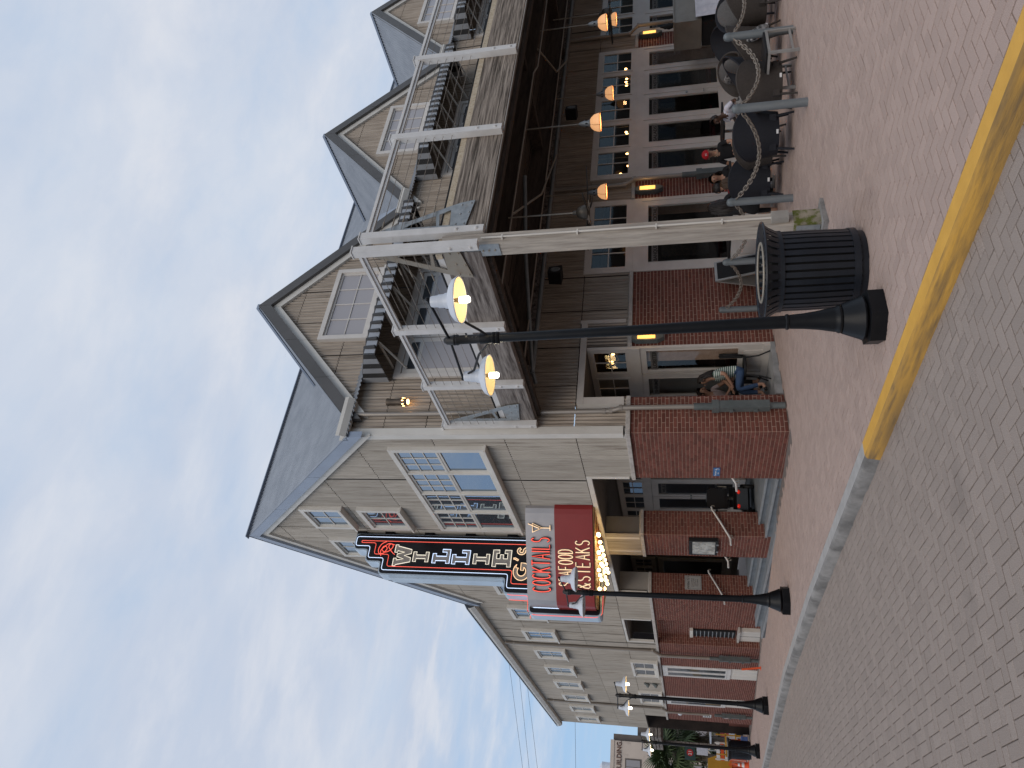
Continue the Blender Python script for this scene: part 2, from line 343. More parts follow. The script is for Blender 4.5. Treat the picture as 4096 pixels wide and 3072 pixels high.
pave(walk, m_paver, KX0 + .004, 12, -9.5, 32, 0, walkreg, oy=.05)
# kerb: yellow length then bare worn concrete
def kerb(name, y0, y1, mt, ms, rough_):
    mb = MB(); mf = MB(); n = int((y1 - y0) / .12) + 1
    rows = []
    for i in range(n + 1):
        y = y0 + (y1 - y0) * i / n; j = random.uniform(-rough_, rough_); z = gz(KX0, y)
        rows.append([(KX0, y, z + .004), (KX1 + .035, y, z + .004), (KX1 + j, y, z - .018 + j * .5), (KX1 - .02 + j * .6, y, z - RD - .03)])
    for mbx, cols in ((mb, (0, 1)), (mf, (1, 2, 3))):
        k = len(cols)
        for rw in rows: mbx.v += [rw[c] for c in cols]
        for i in range(n):
            for c in range(k - 1):
                a = i * k + c; mbx.f.append((a, a + 1, a + k + 1, a + k)); mbx.r.append(0)
    return mb.build(name + '_top', mt), mf.build(name + '_face', ms, smooth=60)
kr = tag(link('kerb', None), kind='structure')
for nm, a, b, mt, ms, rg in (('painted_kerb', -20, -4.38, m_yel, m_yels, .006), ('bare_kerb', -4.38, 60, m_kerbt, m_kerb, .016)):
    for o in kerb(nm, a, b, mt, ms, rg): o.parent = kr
# ================================================================ BUILDING
B = thing('corner_building', (0, 0, 0), 0, 'long brick and corrugated metal building with steep gables and corner entrance', 'building')
ZL = 2.64                       # top of the brick
EZ = 7.93                       # eaves
BR = []
BW, BH = .2032, .0677
def brickface(o, d, n, s0, s1, z0, z1, zbot=None):
    """o: base point xy, d: along xy, n: outward xy; zbot: function of s giving ground"""
    k0 = int(math.floor((z0 - ZL) / BH + .001)); k = -1
    while True:
        zt = ZL + k * BH + BH; zb = zt - BH
        if zt <= z0 + .01: break
        k -= 1
        if zb > z1 - .02: continue
        off = .5 * BW if k % 2 else 0
        s = s0 + (off - BW if off else 0)
        while s < s1 - .01:
            a, b = max(s, s0), min(s + BW, s1); s += BW
            if b - a < .03: continue
            BR.append((o, d, n, a + .0065, b - .0065, max(zb, z0) + .0065, zt - .0065))
def pier(x0, x1, y0, y1, faces, zb=-1.3, zt=ZL):
    g = .003
    box('mortar_core', (x0 + g, y0 + g, zb), (x1 - g, y1 - g, zt), m_mort, B)
    for f in faces:
        low = lambda xs, ys: min(gz(x, y) for x in xs for y in ys) - .06
        if f == 'W': brickface((x0, y0), (0, 1), (-1, 0), .002, y1 - y0, max(zb, low([x0 - .1], [y0, y1])), zt)
        if f == 'S': brickface((x0, y0), (1, 0), (0, -1), 0, x1 - x0, max(zb, low([x0, x1], [y0 - .05])), zt)
        if f == 'E': brickface((x1, y0), (0, 1), (1, 0), .002, y1 - y0, max(zb, .05), zt)
        if f == 'N': brickface((x0, y1), (1, 0), (0, 1), 0, x1 - x0, max(zb, -.3), zt)
def ledge(pts):
    """stone ledge: list of (x0,y0,x1,y1,nx,ny)"""
    for (x0, y0, x1, y1, nx, ny) in pts:
        ln = math.hypot(x1 - x0, y1 - y0); k = max(1, round(ln / 1.2)); ux, uy = (x1 - x0) / ln, (y1 - y0) / ln
        for i in range(k):
            a, b = ln * i / k + .003, ln * (i + 1) / k - .003; mb = MB()
            T = Matrix(((ux, nx, 0, x0), (uy, ny, 0, y0), (0, 0, 1, 0), (0, 0, 0, 1)))
            mb.add([T @ Vector(v) for v in ((a, -.1, ZL + .002), (b, -.1, ZL + .002), (b, .055, ZL + .002), (a, .055, ZL + .002), (a, -.1, ZL + .11), (b, -.1, ZL + .11), (b, .055, ZL + .07), (a, .055, ZL + .07))],
                   [(0, 1, 2, 3), (4, 5, 6, 7), (0, 1, 5, 4), (1, 2, 6, 5), (2, 3, 7, 6), (3, 0, 4, 7)])
            mb.build('stone_ledge', m_sill, B)
# street side piers (X = 0 face)
pier(0, .75, 0, 1.7, 'WSEN')
pier(0, .58, 4.45, 5.65, 'WSN')
pier(0, .58, 8.4, 10.68, 'WS')
pier(0, .58, 13.1, 15.79, 'WS')
pier(0, .58, 17.2, 20.5, 'WS')
pier(0, .58, 21.9, 25.15, 'WSN')
pier(.30, .9, 10.68, 13.1, 'W')
# patio side piers (Y = 0 face)
pier(1.90, 3.79, 0, .5, 'S')
pier(5.93, 6.65, 0, .5, 'S')
pier(11.68, 12.28, 0, .5, 'S')
pier(17.3, 18.0, 0, .5, 'S')
ledge([(0, 0, 0, 1.7, -1, 0), (0, 4.45, 0, 5.65, -1, 0), (0, 8.4, 0, 10.68, -1, 0), (0, 13.1, 0, 25.15, -1, 0), (0, 10.68, 0, 13.1, -1, 0),
       (-.055, 0, .75, 0, 0, -1), (1.90, 0, 3.79, 0, 0, -1), (5.93, 0, 6.65, 0, 0, -1), (11.68, 0, 12.28, 0, 0, -1), (0, 4.45, .58, 4.45, 0, -1), (0, 8.4, .58, 8.4, 0, -1)])
def flush_bricks():
    its = []
    for (o, d, n, a, b, z0, z1) in BR:
        sc = (a + b) / 2; x = o[0] + d[0] * sc; y = o[1] + d[1] * sc; z = (z0 + z1) / 2
        v = Vector((CX - x, CY - y, 0)); dist = v.length; facing = (v.x * n[0] + v.y * n[1]) / dist
        its.append((dist / max(.05, facing) ** .5, o, d, n, a, b, z0, z1))
    its.sort(key=lambda t: t[0]); base = None; mb = MB(); cnt = 0; pr = .006; L0 = BW - .013; H0 = BH - .013
    for (_, o, d, n, a, b, z0, z1) in its:
        full = abs((b - a) - L0) < .002 and abs((z1 - z0) - H0) < .002
        T = Matrix(((d[0], -n[0], 0, o[0]), (d[1], -n[1], 0, o[1]), (0, 0, 1, 0), (0, 0, 0, 1))); j = random.uniform(-.0015, .0015)
        if full and cnt < 300:
            if base is None:
                e = .003
                m0 = MB().add([(0, .03, 0), (L0, .03, 0), (L0, .03, H0), (0, .03, H0), (0, -pr + e, 0), (L0, -pr + e, 0), (L0, -pr + e, H0), (0, -pr + e, H0), (e, -pr, e), (L0 - e, -pr, e), (L0 - e, -pr, H0 - e), (e, -pr, H0 - e)],
                              [(8, 9, 10, 11), (4, 5, 9, 8), (5, 6, 10, 9), (6, 7, 11, 10), (7, 4, 8, 11), (0, 1, 5, 4), (1, 2, 6, 5), (2, 3, 7, 6), (3, 0, 4, 7)])
                ob = m0.build('brick', m_brick, B); base = ob.data
            else: ob = link('brick', base, B)
            ob.matrix_local = T @ Matrix.Translation((a, j, z0)); cnt += 1
        else:
            mb.cr = random.random(); mb.box((a, -pr + j, z0), (b, .03, z1), T)
    o = mb.build('brickwork', m_brick, B); o['kind'] = 'stuff'
# ---- corrugated metal
def corr(name, O, U, V, Nn, s0, s1, lo, hi, m, parent=B, pitch=.068, amp=.009, per=6, phase=0, th=False):
    O, U, V, Nn = map(Vector, (O, U, V, Nn)); n = max(2, int(round((s1 - s0) / pitch * per))); mb = MB(); mb.cr = random.random()
    lo = lo if callable(lo) else (lambda s, q=lo: q); hi = hi if callable(hi) else (lambda s, q=hi: q)
    for i in range(n + 1):
        s = s0 + (s1 - s0) * i / n; h = amp * math.sin(2 * math.pi * s / pitch + phase)
        a, b = lo(s), max(lo(s) + .001, hi(s))
        mb.v.append(tuple(O + U * s + V * a + Nn * h)); mb.v.append(tuple(O + U * s + V * b + Nn * h))
    for i in range(n): mb.f.append((2 * i, 2 * i + 2, 2 * i + 3, 2 * i + 1)); mb.r.append(mb.cr)
    return mb.build(name, m, parent, smooth=80)
def panels(name, O, U, Nn, s0, s1, rows, top, m, w=.66, holes=()):
    """corrugated wall in sheets; rows: list of z; top(s): roof line"""
    U = Vector(U); k = max(1, int(round((s1 - s0) / w)))
    for ri, (za_, zb) in enumerate(zip(rows, rows[1:])):
        i = 0
        while i < k:
            a, b = s0 + (s1 - s0) * i / k, s0 + (s1 - s0) * (i + 1) / k; i += 1
            if max(top(a), top(b), top((a + b) / 2)) <= za_ + .02: continue
            segs = [(a, b)]
            for (h0, h1, hz0, hz1) in holes:
                if hz1 > za_ + .05 and hz0 < zb - .05:
                    ns = []
                    for (p, q) in segs:
                        if h1 <= p or h0 >= q: ns.append((p, q)); continue
                        if h0 > p: ns.append((p, h0))
                        if h1 < q: ns.append((h1, q))
                    segs = ns
            for (p, q) in segs:
                if q - p < .04: continue
                off = .003 * (ri % 2) + .003 * (i % 2) + random.uniform(0, .0015)
                lap = .0
                corr(name, Vector(O) + Vector(Nn) * off, U, (0, 0, 1), Nn, p + .005, q - .005, za_, lambda s, zb=zb: min(zb - .014, top(s)), m, pitch=.076, amp=.019)
SL = .948
gt = lambda s: EZ + .04 + SL * (4.8 - abs(s - 4.8)) if s < 9.6 else EZ + .1
O1 = [(1.7, 4.45, 2.7, 3.56), (5.65, 8.4, 2.7, 3.56), (10.68, 13.05, 2.7, 3.62), (24.64, 27.75, 2.7, 3.62)]
panels('metal_panel', (0, 0, 0), (0, 1, 0), (-1, 0, 0), .1, 9.6, [ZL + .07, 3.62, 4.95, 6.36, 8.0, 9.3, 10.6, 11.6, 12.6], gt, m_corr, .86, O1)
panels('metal_panel', (0, 0, 0), (0, 1, 0), (-1, 0, 0), 9.6, 27.75, [ZL + .07, 3.64, 4.98, 6.8, EZ + .1], gt, m_corr, .91, O1)
GX = [3.28, 9.24, 15.2]; HWD = 2.98
def pt(s):
    g = min(GX, key=lambda x: abs(x - s)); return max(EZ + .0, EZ + .02 + SL * (HWD - abs(s - g)))
PO = [(.75, 1.9, 2.7, 3.55), (3.79, 5.93, 2.6, 3.66), (6.65, 11.68, 2.6, 3.66), (12.28, 17.3, 2.6, 3.66), (1.3, 4.2, 4.98, 7.3), (7.3, 10.2, 4.98, 7.3), (13.2, 16.2, 4.98, 7.3)]
panels('metal_panel', (0, 0, 0), (1, 0, 0), (0, -1, 0), .1, 18.2, [ZL + .07, 3.64, 4.95, 6.45, 7.3, 8.64, 9.9, 10.9], pt, m_corr2, .905, PO)
# thin backing so nothing shows through
bk = MB(); bk.box((.021, .03, 3.6), (.06, 27.7, 7.95)); bk.prism([[(.1, 7.95), (9.5, 7.95), (4.8, 12.3)]], lambda u, v, t: (t, u, v), .021, .05);
for g in GX: bk.prism([[(g - 2.9, 7.95), (g + 2.9, 7.95), (g, 10.6)]], lambda u, v, t: (u, t, v), .021, .05)
bk.box((.03, .03, 3.66), (18.2, .06, 4.9)); bk.box((4.2, .031, 4.9), (7.3, .061, 8.0)); bk.box((.06, .031, 4.9), (1.3, .061, 8.0)); bk.box((10.2, .031, 4.9), (13.2, .061, 8.0)); bk.box((.03, 27.7, -1.5), (8, 27.75, 8)); bk.box((18.2, .03, -.2), (18.25, 9, 8))
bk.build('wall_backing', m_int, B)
# ---- trim boards
def trimb(a, b, w, h, m=m_trim, name='trim_board', up=(0, 0, 1), p=B): return MB().bar(a, b, w, h, up).build(name, m, p)
box('corner_board', (-.03, -.03, ZL + .12), (.0, .12, EZ), m_trim, B); box('corner_board', (.0, -.03, ZL + .12), (.13, -.002, EZ), m_trim, B)
def rake(p0, p1, n, w, th, m, name, k=3):
    """board below a roof edge from p0 to p1 (eave to apex), width w measured downwards, outward n"""
    p0, p1, n = map(Vector, (p0, p1, n))
    for i in range(k):
        a = p0.lerp(p1, i / k + .001); b = p0.lerp(p1, (i + 1) / k - .001); mb = MB()
        dn = Vector((0, 0, -w)); vs = [a, b, b + dn, a + dn]; vs += [v + n * th for v in vs]
        mb.add(vs, [(0, 1, 2, 3), (4, 5, 6, 7), (0, 1, 5, 4), (1, 2, 6, 5), (2, 3, 7, 6), (3, 0, 4, 7)]).build(name, m, B)
AP = 12.62
for (y0, y1) in ((-.16, 4.8), (9.72, 4.8)):
    z0 = AP - SL * abs(y1 - y0)
    rake((-.01, y0, z0), (-.01, y1, AP), (-1, 0, 0), .30, .13, m_fascb, 'rake_fascia')
    rake((0, y0 + (.1 if y0 < 0 else -.1), z0 - .20), (0, y1, AP - .305), (-1, 0, 0), .22, .075, m_trim, 'rake_trim')
for g in GX:
    zt = 10.88
    for sg in (-1, 1):
        x0 = g + sg * (HWD + .02); z0 = zt - SL * (HWD + .02)
        rake((x0, -.01, z0), (g, -.01, zt), (0, -1, 0), .30, .14, m_fasc, 'rake_fascia')
        rake((x0 - sg * .1, 0, z0 - .20), (g, 0, zt - .305), (0, -1, 0), .20, .075, m_trim, 'rake_trim')
# ---- roofs
def RF(O, U, V, Nn, s0, s1, lo, hi): 
    k = max(1, int((s1 - s0) / 2.4))
    for i in range(k): corr('roof_sheet', O, U, V, Nn, s0 + (s1 - s0) * i / k, s0 + (s1 - s0) * (i + 1) / k, lo, hi, m_roof, pitch=.10, amp=.014, per=5)
cs = 1 / math.sqrt(1 + SL * SL); sn = SL * cs
RF((-.15, -.2, AP - 5.0 * SL + .012), (1, 0, 0), (0, cs, sn), (0, -sn, cs), 0, 22, 0, 5.0 / cs)
RF((-.15, 9.8, AP - 5.0 * SL + .012), (1, 0, 0), (0, -cs, sn), (0, sn, cs), 0, 22, 0, 5.0 / cs)
MB().bar((-.18, 4.8, AP + .05), (22, 4.8, AP + .05), .16, .02).build('ridge_cap', m_fascb, B)
zt = 10.90
for g in GX:
    for sg in (-1, 1):
        # sheet ribs run down the slope; s runs back along Y; slope narrows into the valley
        full = (HWD + .06) / cs
        def lo(s): return max(0, min(full, (s - .15) * 1.0 / (3.12) * full)) if s > .15 else 0
        RF((g + sg * (HWD + .06), -.135, zt - SL * (HWD + .06) - .01), (0, 1, 0), (-sg * cs, 0, sn), (sg * sn, 0, cs), 0, 3.2, lo, full)
    MB().bar((g, -.12, zt + .005), (g, 3.1, zt + .005), .13, .06).build('ridge_cap', m_fascb, B)
    for sg in ((-1, 1) if g > 4 else (1,)):
        MB().bar((g + sg * HWD, -.05, zt - SL * HWD + .05), (g, 3.05, zt + .01), .26, .02, up=(0, -SL, 1)).build('valley_flashing', m_fascb, B)
corr('roof_sheet', (-.25, 9.7, EZ + .12), (0, 1, 0), (cs, 0, sn * .7), (-sn, 0, cs), 0, 18.2, 0, 4, m_roof, pitch=.1, amp=.014)
# gutters
def gutter(a, b, n, name='gutter', w=.15, h=.15):
    a, b, n = Vector(a), Vector(b), Vector(n); mb = MB(); Z = Vector((0, 0, 1))
    prof = [(0, 0), (w * .7, 0), (w, h * .6), (w, h), (w - .012, h), (w - .012, h * .62), (w * .68, .012), (.012, .012), (.012, h), (0, h)]
    m = len(prof)
    for p in (a, b): mb.v += [tuple(p + n * u + Z * v) for u, v in prof]
    for i in range(m): mb.f.append((i, (i + 1) % m, m + (i + 1) % m, m + i)); mb.r.append(0)
    mb.f.append(tuple(range(m))); mb.f.append(tuple(range(m, 2 * m))[::-1]); mb.r += [0, 0]
    return mb.build(name, m_trim, B)
gutter((-.02, 9.72, EZ - .1), (-.02, 27.9, EZ - .1), (-1, 0, 0), w=.2, h=.2)
gutter((-.14, -.04, EZ + .0), (.72, -.04, EZ + .0), (0, -1, 0), w=.2, h=.18)
for g in (6.26, 12.22): gutter((g - .42, -.04, EZ + .02), (g + .42, -.04, EZ + .02), (0, -1, 0), w=.22, h=.18)
# ---- windows
def window(axis, s0, s1, z0, z1, cols=((1, 2, 2),), depth=.11, cas=.085, g=None, at=0., m=m_trim, sill=True, parent=B, mull=.06, sash=.045):
    """axis 'W' wall X=at facing -X (s=Y) or 'S' wall Y=at facing -Y (s=X); cols: list of columns, each list of (height share, nx, ny) stacked from top"""
    g = g or m_glass
    def P(s, o, z): return (at - o, s, z) if axis == 'W' else (s, at - o, z)
    def bx(mb, a, b, o0, o1, c, d): mb.box(P(a, o0, c), P(b, o1, d))
    mb = MB()
    bx(mb, s0, s0 + cas, 0, depth, z0, z1); bx(mb, s1 - cas, s1, 0, depth, z0, z1); bx(mb, s0 + cas, s1 - cas, 0, depth + .002, z1 - cas, z1)
    bx(mb, s0 + cas, s1 - cas, 0, depth + .002, z0, z0 + cas)
    if sill: bx(mb, s0 - .02, s1 + .02, 0, depth + .05, z0 - .03, z0 + .012)
    w = mb.build('window', m, parent)
    n = len(cols); a = s0 + cas; wd = (s1 - s0 - 2 * cas - mull * (n - 1)) / n
    for ci, c in enumerate(cols):
        if ci: box('mullion', P(a - mull, .01, z0 + cas), P(a, depth - .01, z1 - cas), m, w)
        H = z1 - z0 - 2 * cas; zt_ = z1 - cas; cc = [c] if isinstance(c[0], (int, float)) else c; tot = sum(q[0] for q in cc)
        for qi, (sh, nx, ny) in enumerate(cc):
            h = H * sh / tot; zb_ = zt_ - h; o = .03 + (.012 if qi == 0 and len(cc) > 1 else 0)
            f = MB(); bx(f, a, a + sash, o, o + .035, zb_, zt_); bx(f, a + wd - sash, a + wd, o, o + .035, zb_, zt_)
            bx(f, a + sash, a + wd - sash, o, o + .036, zt_ - sash, zt_); bx(f, a + sash, a + wd - sash, o, o + .036, zb_, zb_ + sash); f.build('sash', m, w)
            pw, ph = (wd - 2 * sash) / nx, (h - 2 * sash) / ny
            if nx > 1 or ny > 1:
                f = MB()
                for i in range(1, nx): bx(f, a + sash + pw * i - .009, a + sash + pw * i + .009, o + .012, o + .03, zb_ + sash, zt_ - sash)
                for i in range(1, ny): bx(f, a + sash, a + wd - sash, o + .013, o + .029, zb_ + sash + ph * i - .009, zb_ + sash + ph * i + .009)
                f.build('glazing_bar', m, w)
            for i in range(nx):
                for j in range(ny):
                    q = MB(); e = .001; bx(q, a + sash + pw * i, a + sash + pw * (i + 1) - e, o + .008, o + .013, zb_ + sash + ph * j, zb_ + sash + ph * (j + 1) - e)
                    q.build('pane', g, w)
            zt_ = zb_
        a += wd + mull
    return w
D4 = [((1, 3, 3), (1, 1, 1))] * 4
window('W', .40, 4.27, 5.37, 7.31, D4, cas=.1)
for (a, z) in ((3.2, 9.45), (5.02, 9.45), (3.2, 8.0), (5.02, 8.0)): window('W', a, a + 1.08, z, z + 1.06, ((1, 2, 2),), cas=.1)
for i in range(9):
    a = 7.6 + 2.262 * i if i < 1 else 9.87 + 2.262 * (i - 1) if i < 9 else 0
    window('W', a, a + 1.1, 5.83, 6.9, ((1, 2, 2),), cas=.11)
window('W', 15.28, 17.22, 2.77, 3.66, ((1, 1, 2), (1, 1, 2)), g=m_glasd)
window('W', 19.85, 21.78, 2.77, 3.66, ((1, 1, 2), (1, 1, 2)), g=m_glasd)
for g in GX: window('S', g - 1.0, g + .98, 8.08, 9.21, ((1, 4, 2),), cas=.1, g=m_glasg, m=m_frame)
# street shop doors beyond the entrance
def door(axis, s0, s1, z0, z1, at=0., m=m_frame, g=m_glast, zp=.55, cas=.0, word=None, parent=B, stile=.13, head=.17, knob=False, gw=None):
    def P(s, o, z): return (at - o, s, z) if axis == 'W' else (s, at - o, z)
    mb = MB(); bx = lambda a, b, o0, o1, c, d, q=mb: q.box(P(a, o0, c), P(b, o1, d))
    bx(s0, s0 + stile, 0, .05, z0, z1); bx(s1 - stile, s1, 0, .05, z0, z1); bx(s0 + stile, s1 - stile, 0, .051, z1 - head, z1); bx(s0 + stile, s1 - stile, 0, .051, z0, z0 + zp)
    bx(s0 + stile + .08, s1 - stile - .08, .05, .06, z0 + .1, z0 + zp - .1)
    d = mb.build('door', m, parent)
    mb = MB(); bx(s0 + stile, s1 - stile, .015, .022, z0 + zp, z1 - head, mb); mb.build('pane', g, d)
    mb = MB()
    for (a, b, c, e) in ((s0 + stile - .012, s0 + stile, z0 + zp, z1 - head), (s1 - stile, s1 - stile + .012, z0 + zp, z1 - head)): bx(a, b, .05, .06, c, e, mb)
    mb.build('glass_bead', m, d)
    if word:
        zt_ = z1 - head - .07; mb = MB(); bx(s0 + stile, s1 - stile, .0225, .0235, zt_ - .13, zt_, mb); mb.build('frosted_band', m_band, d)
        sgn = -1 if axis == 'W' else 1
        t = text(word, .105, m_word, 'door_lettering', d, font_off=.003, stretch=.62, width=(s1 - s0 - 2 * stile) * .82)
        c = P((s0 + s1) / 2, .0245, zt_ - .11)
        if axis == 'W': t.matrix_local = Matrix(((0, 0, -1, c[0]), (-1, 0, 0, c[1]), (0, 1, 0, c[2]), (0, 0, 0, 1)))
        else: t.matrix_local = Matrix(((1, 0, 0, c[0]), (0, 0, -1, c[1]), (0, 1, 0, c[2]), (0, 0, 0, 1)))
    if knob:
        k = s1 - stile * .5 if knob > 0 else s0 + stile * .5
        MB().tube([P(k, .05, z0 + .95), P(k, .11, z0 + .95), P(k - .11 * knob, .11, z0 + .95)], .011, 6).build('handle', m_galv, d)
        MB().tube([P(k, .05, z0 + 1.35), P(k, .075, z0 + 1.35)], .028, 10).build('deadbolt', m_galv, d)
    return d
m_band = mat('frosted_glass_band', (.16, .15, .14), rough=.8, bump=0)
m_word = mat('dark_etched_lettering', (.03, .028, .026), rough=.8, bump=0)
def text(body, size, m, name, parent=None, ext=.0015, font_off=0, stretch=1, width=None, bevel=None, align='CENTER'):
    cu = bpy.data.curves.new('t', 'FONT'); cu.body = body; cu.size = size; cu.align_x = align; cu.extrude = ext; cu.offset = font_off; cu.resolution_u = 3
    if bevel: cu.bevel_depth = bevel; cu.fill_mode = 'NONE'; cu.extrude = 0; cu.bevel_resolution = 1
    ob = bpy.data.objects.new('t', cu); me = bpy.data.meshes.new_from_object(ob); me.name = name
    bpy.data.objects.remove(ob)
    xs = [v.co.x for v in me.vertices]
    if xs:
        w = max(xs) - min(xs); k = (width / w) if width else stretch
        for v in me.vertices: v.co.x *= k
    me.materials.clear(); me.materials.append(m); return link(name, me, parent)
for (a, b) in ((15.79, 17.2), (20.5, 21.9)):
    c = box('door_surround', (.0, a, -1.2), (.08, b, .30), m_trim, B)
    w = window('W', a, b, .30, 2.60, ((1, 1, 1), (1, 1, 1)), g=m_glasd, sill=False, m=m_white, cas=.13, depth=.05, at=.02)
    box('panel_board', (-.012, a + .1, -.9), (-.001, (a + b) / 2 - .02, .2), m_trim, B); box('panel_board', (-.012, (a + b) / 2 + .02, -.9), (-.001, b - .1, .2), m_trim, B)
# recessed bay with barred window
mb = MB(); mb.box((.0, 10.68, 3.56), (.9, 13.05, 3.62)); mb.box((.80, 10.68, 2.7), (.85, 13.05, 3.6)); mb.build('recess_lining', mat('recess_plaster', (.24, .21, .185), rough=.9), B)
box('recess_frame', (-.02, 12.97, 2.76), (.06, 13.05, 3.62), m_trim, B); box('recess_frame', (-.02, 10.68, 2.76), (.06, 10.76, 3.62), m_trim, B); box('recess_frame', (-.025, 10.76, 3.55), (.06, 12.97, 3.62), m_trim, B)
gb = box('barred_window', (.24, 12.35, .30), (.295, 12.95, 1.55), m_dark, B)
for i in range(10): box('security_bar', (.21, 12.35, .36 + i * .12), (.235, 12.95, .385 + i * .12), m_galv, gb)
box('window_sill', (.12, 12.0, .18), (.298, 13.08, .24), m_sill, B); box('low_panel', (.18, 12.05, -.8), (.296, 13.07, .17), m_trim, B); box('panel_joint', (.176, 12.54, -.8), (.1795, 12.56, .17), m_int, B)
box('window_head', (.20, 12.3, 1.56), (.297, 13.0, 1.66), m_trim, B)
# end bay: dark timber porch wall beyond the last brick pier
ew = thing('timber_porch', (0, 25.2, 0), 0, 'dark weathered timber porch wall and beams at the far end of the brick wall', 'porch')
for i in range(14): box('plank', (.62 + .018 * (i % 2), .1 + i * .42, -1.25), (.68, .1 + i * .42 + .40, 3.5), m_wd, ew)
for i in range(3): box('beam', (-.35 - .0 * i, 2.6 + .0 * i, 3.06 + .17 * i), (.6, 6.4, 3.2 + .17 * i), m_wy, ew)
box('post', (-.1, 6.2, -1.25), (.1, 6.4, 3.1), m_wy, ew)
box('low_brick_wall', (.35, .0, -1.25), (.6, 4.4, -.1), m_brick, ew)
# ---- entrance lobby behind the piers
ent = MB(); ent.box((.04, 1.7, 3.50), (3.2, 14.2, 3.555)); ent.build('porch_ceiling', m_dark2 if 'm_dark2' in globals() else mat('dark_grey_plaster', (.16, .145, .13), rough=.9, bump=.05), B)
m_plas = MC['dark_grey_plaster']  # plain dark grey plaster colour
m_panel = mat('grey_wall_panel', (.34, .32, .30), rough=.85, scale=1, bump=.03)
box('lobby_wall', (2.40, 1.7, .1), (2.5, 14.2, 3.5), m_panel, B); box('lobby_wall', (.6, 14.1, .1), (2.4, 14.2, 3.5), m_panel, B)
for y in (9.0, 10.4, 11.8):
    for z in (1.1, 2.3): box('wall_panel_joint', (2.392, y, .2), (2.399, y + .012, 3.4), m_int, B) if z == 1.1 else None
box('lintel_trim', (-.035, 1.62, 3.50), (.06, 8.5, 3.60), m_trim, B)
for (a, b) in ((1.62, 1.7), (8.4, 8.48)): box('jamb_trim', (-.033, a, ZL + .12), (.06, b, 3.50), m_trim, B)
# upper column over pier 2 with corrugated skin
box('column_core', (.03, 4.62, ZL + .1), (.5, 5.45, 3.5), m_panel, B)
corr('metal_panel', (.0, 4.7, 0), (0, 1, 0), (0, 0, 1), (-1, 0, 0), .0, .68, ZL + .1, 3.5, m_corr)
box('jamb_trim', (-.02, 4.6, ZL + .1), (.03, 4.70, 3.5), m_trim, B); box('jamb_trim', (-.02, 5.38, ZL + .1), (.03, 5.46, 3.5), m_trim, B)
box('column_core', (.1, 8.45, ZL + .1), (.6, 9.3, 3.5), m_panel, B)
# lobby doors and transoms
def multi(axis, s0, s1, z0, z1, n, at, g=m_glast, m=m_frame):
    return window(axis, s0, s1, z0, z1, [(1, 2, 2)] * n, depth=.07, cas=.09, g=g, at=at, m=m, sill=False, mull=.09, sash=.05)
multi('W', 5.5, 9.15, 2.68, 3.46, 4, 2.398, g=m_glasd)
box('transom_rail', (2.33, 5.5, 2.58), (2.398, 9.15, 2.68), m_frame, B)
door('W', 6.47, 7.36, .2, 2.57, at=2.398, word='WILLIE G', knob=1, zp=.3, g=m_glasd); door('W', 7.38, 8.27, .2, 2.57, at=2.398, knob=-1, zp=.3, g=m_glasd)
box('door_casing', (2.33, 6.33, .2), (2.398, 6.46, 2.58), m_frame, B); box('door_casing', (2.33, 8.28, .2), (2.398, 8.42, 2.58), m_frame, B)
multi('W', 11.9, 13.5, 2.68, 3.46, 2, 2.398, g=m_glasd); door('W', 11.95, 13.4, .3, 2.6, at=2.398, g=m_glasd, zp=.3)
# steps
st = tag(link('entrance_steps', None), kind='structure')
for i, (x, z) in enumerate(((-.62, -.20), (-.32, -.07), (0.0, .05), (.30, .17))):
    y0 = 1.72 if i > 0 else 5.2
    y1 = 9.8 if i < 2 else 8.4
    if i >= 2:
        for (a, b) in ((1.71, 4.44), (5.66, 8.39)): box('tread', (x, a, -.6), (2.4, b, z), m_stepc, st); box('nosing', (x - .025, a, z - .03), (x + .05, b, z + .006), m_stepn if 'm_stepn' in globals() else mat('light_step_nosing', (.30, .32, .34), rough=.7), st)
        if i == 3: box('tread', (.62, 4.44, -.6), (2.4, 5.66, z), m_stepc, st)
    else:
        box('tread', (x, y0, -.8), (-.008, y1, z), m_stepc, st); box('nosing', (x - .025, y0, z - .03), (x + .05, y1, z + .006), MC.get('light_step_nosing') or mat('light_step_nosing', (.30, .32, .34), rough=.7), st)
# handrails on the pier sides
def rail(y, pts):
    h = MB().tube(pts, .021, 8).build('handrail', m_white, B, smooth=True)
    for p in (pts[0], pts[len(pts) // 2], pts[-2]):
        MB().tube([(p[0] + .03, y, p[2] - .06), (p[0] + .03, p[1], p[2] - .06), (p[0] + .03, p[1], p[2])], .008, 6).build('rail_bracket', m_galvr, h)
for y, n in ((1.70, 1), (4.45, -1), (5.65, 1), (8.4, -1)):
    yy = y + n * .07; rail(y, [(.66, yy, 1.15), (.60, yy, 1.14), (.25, yy, .95), (-.04, yy, .80), (-.09, yy, .78), (-.24, yy, .78)])
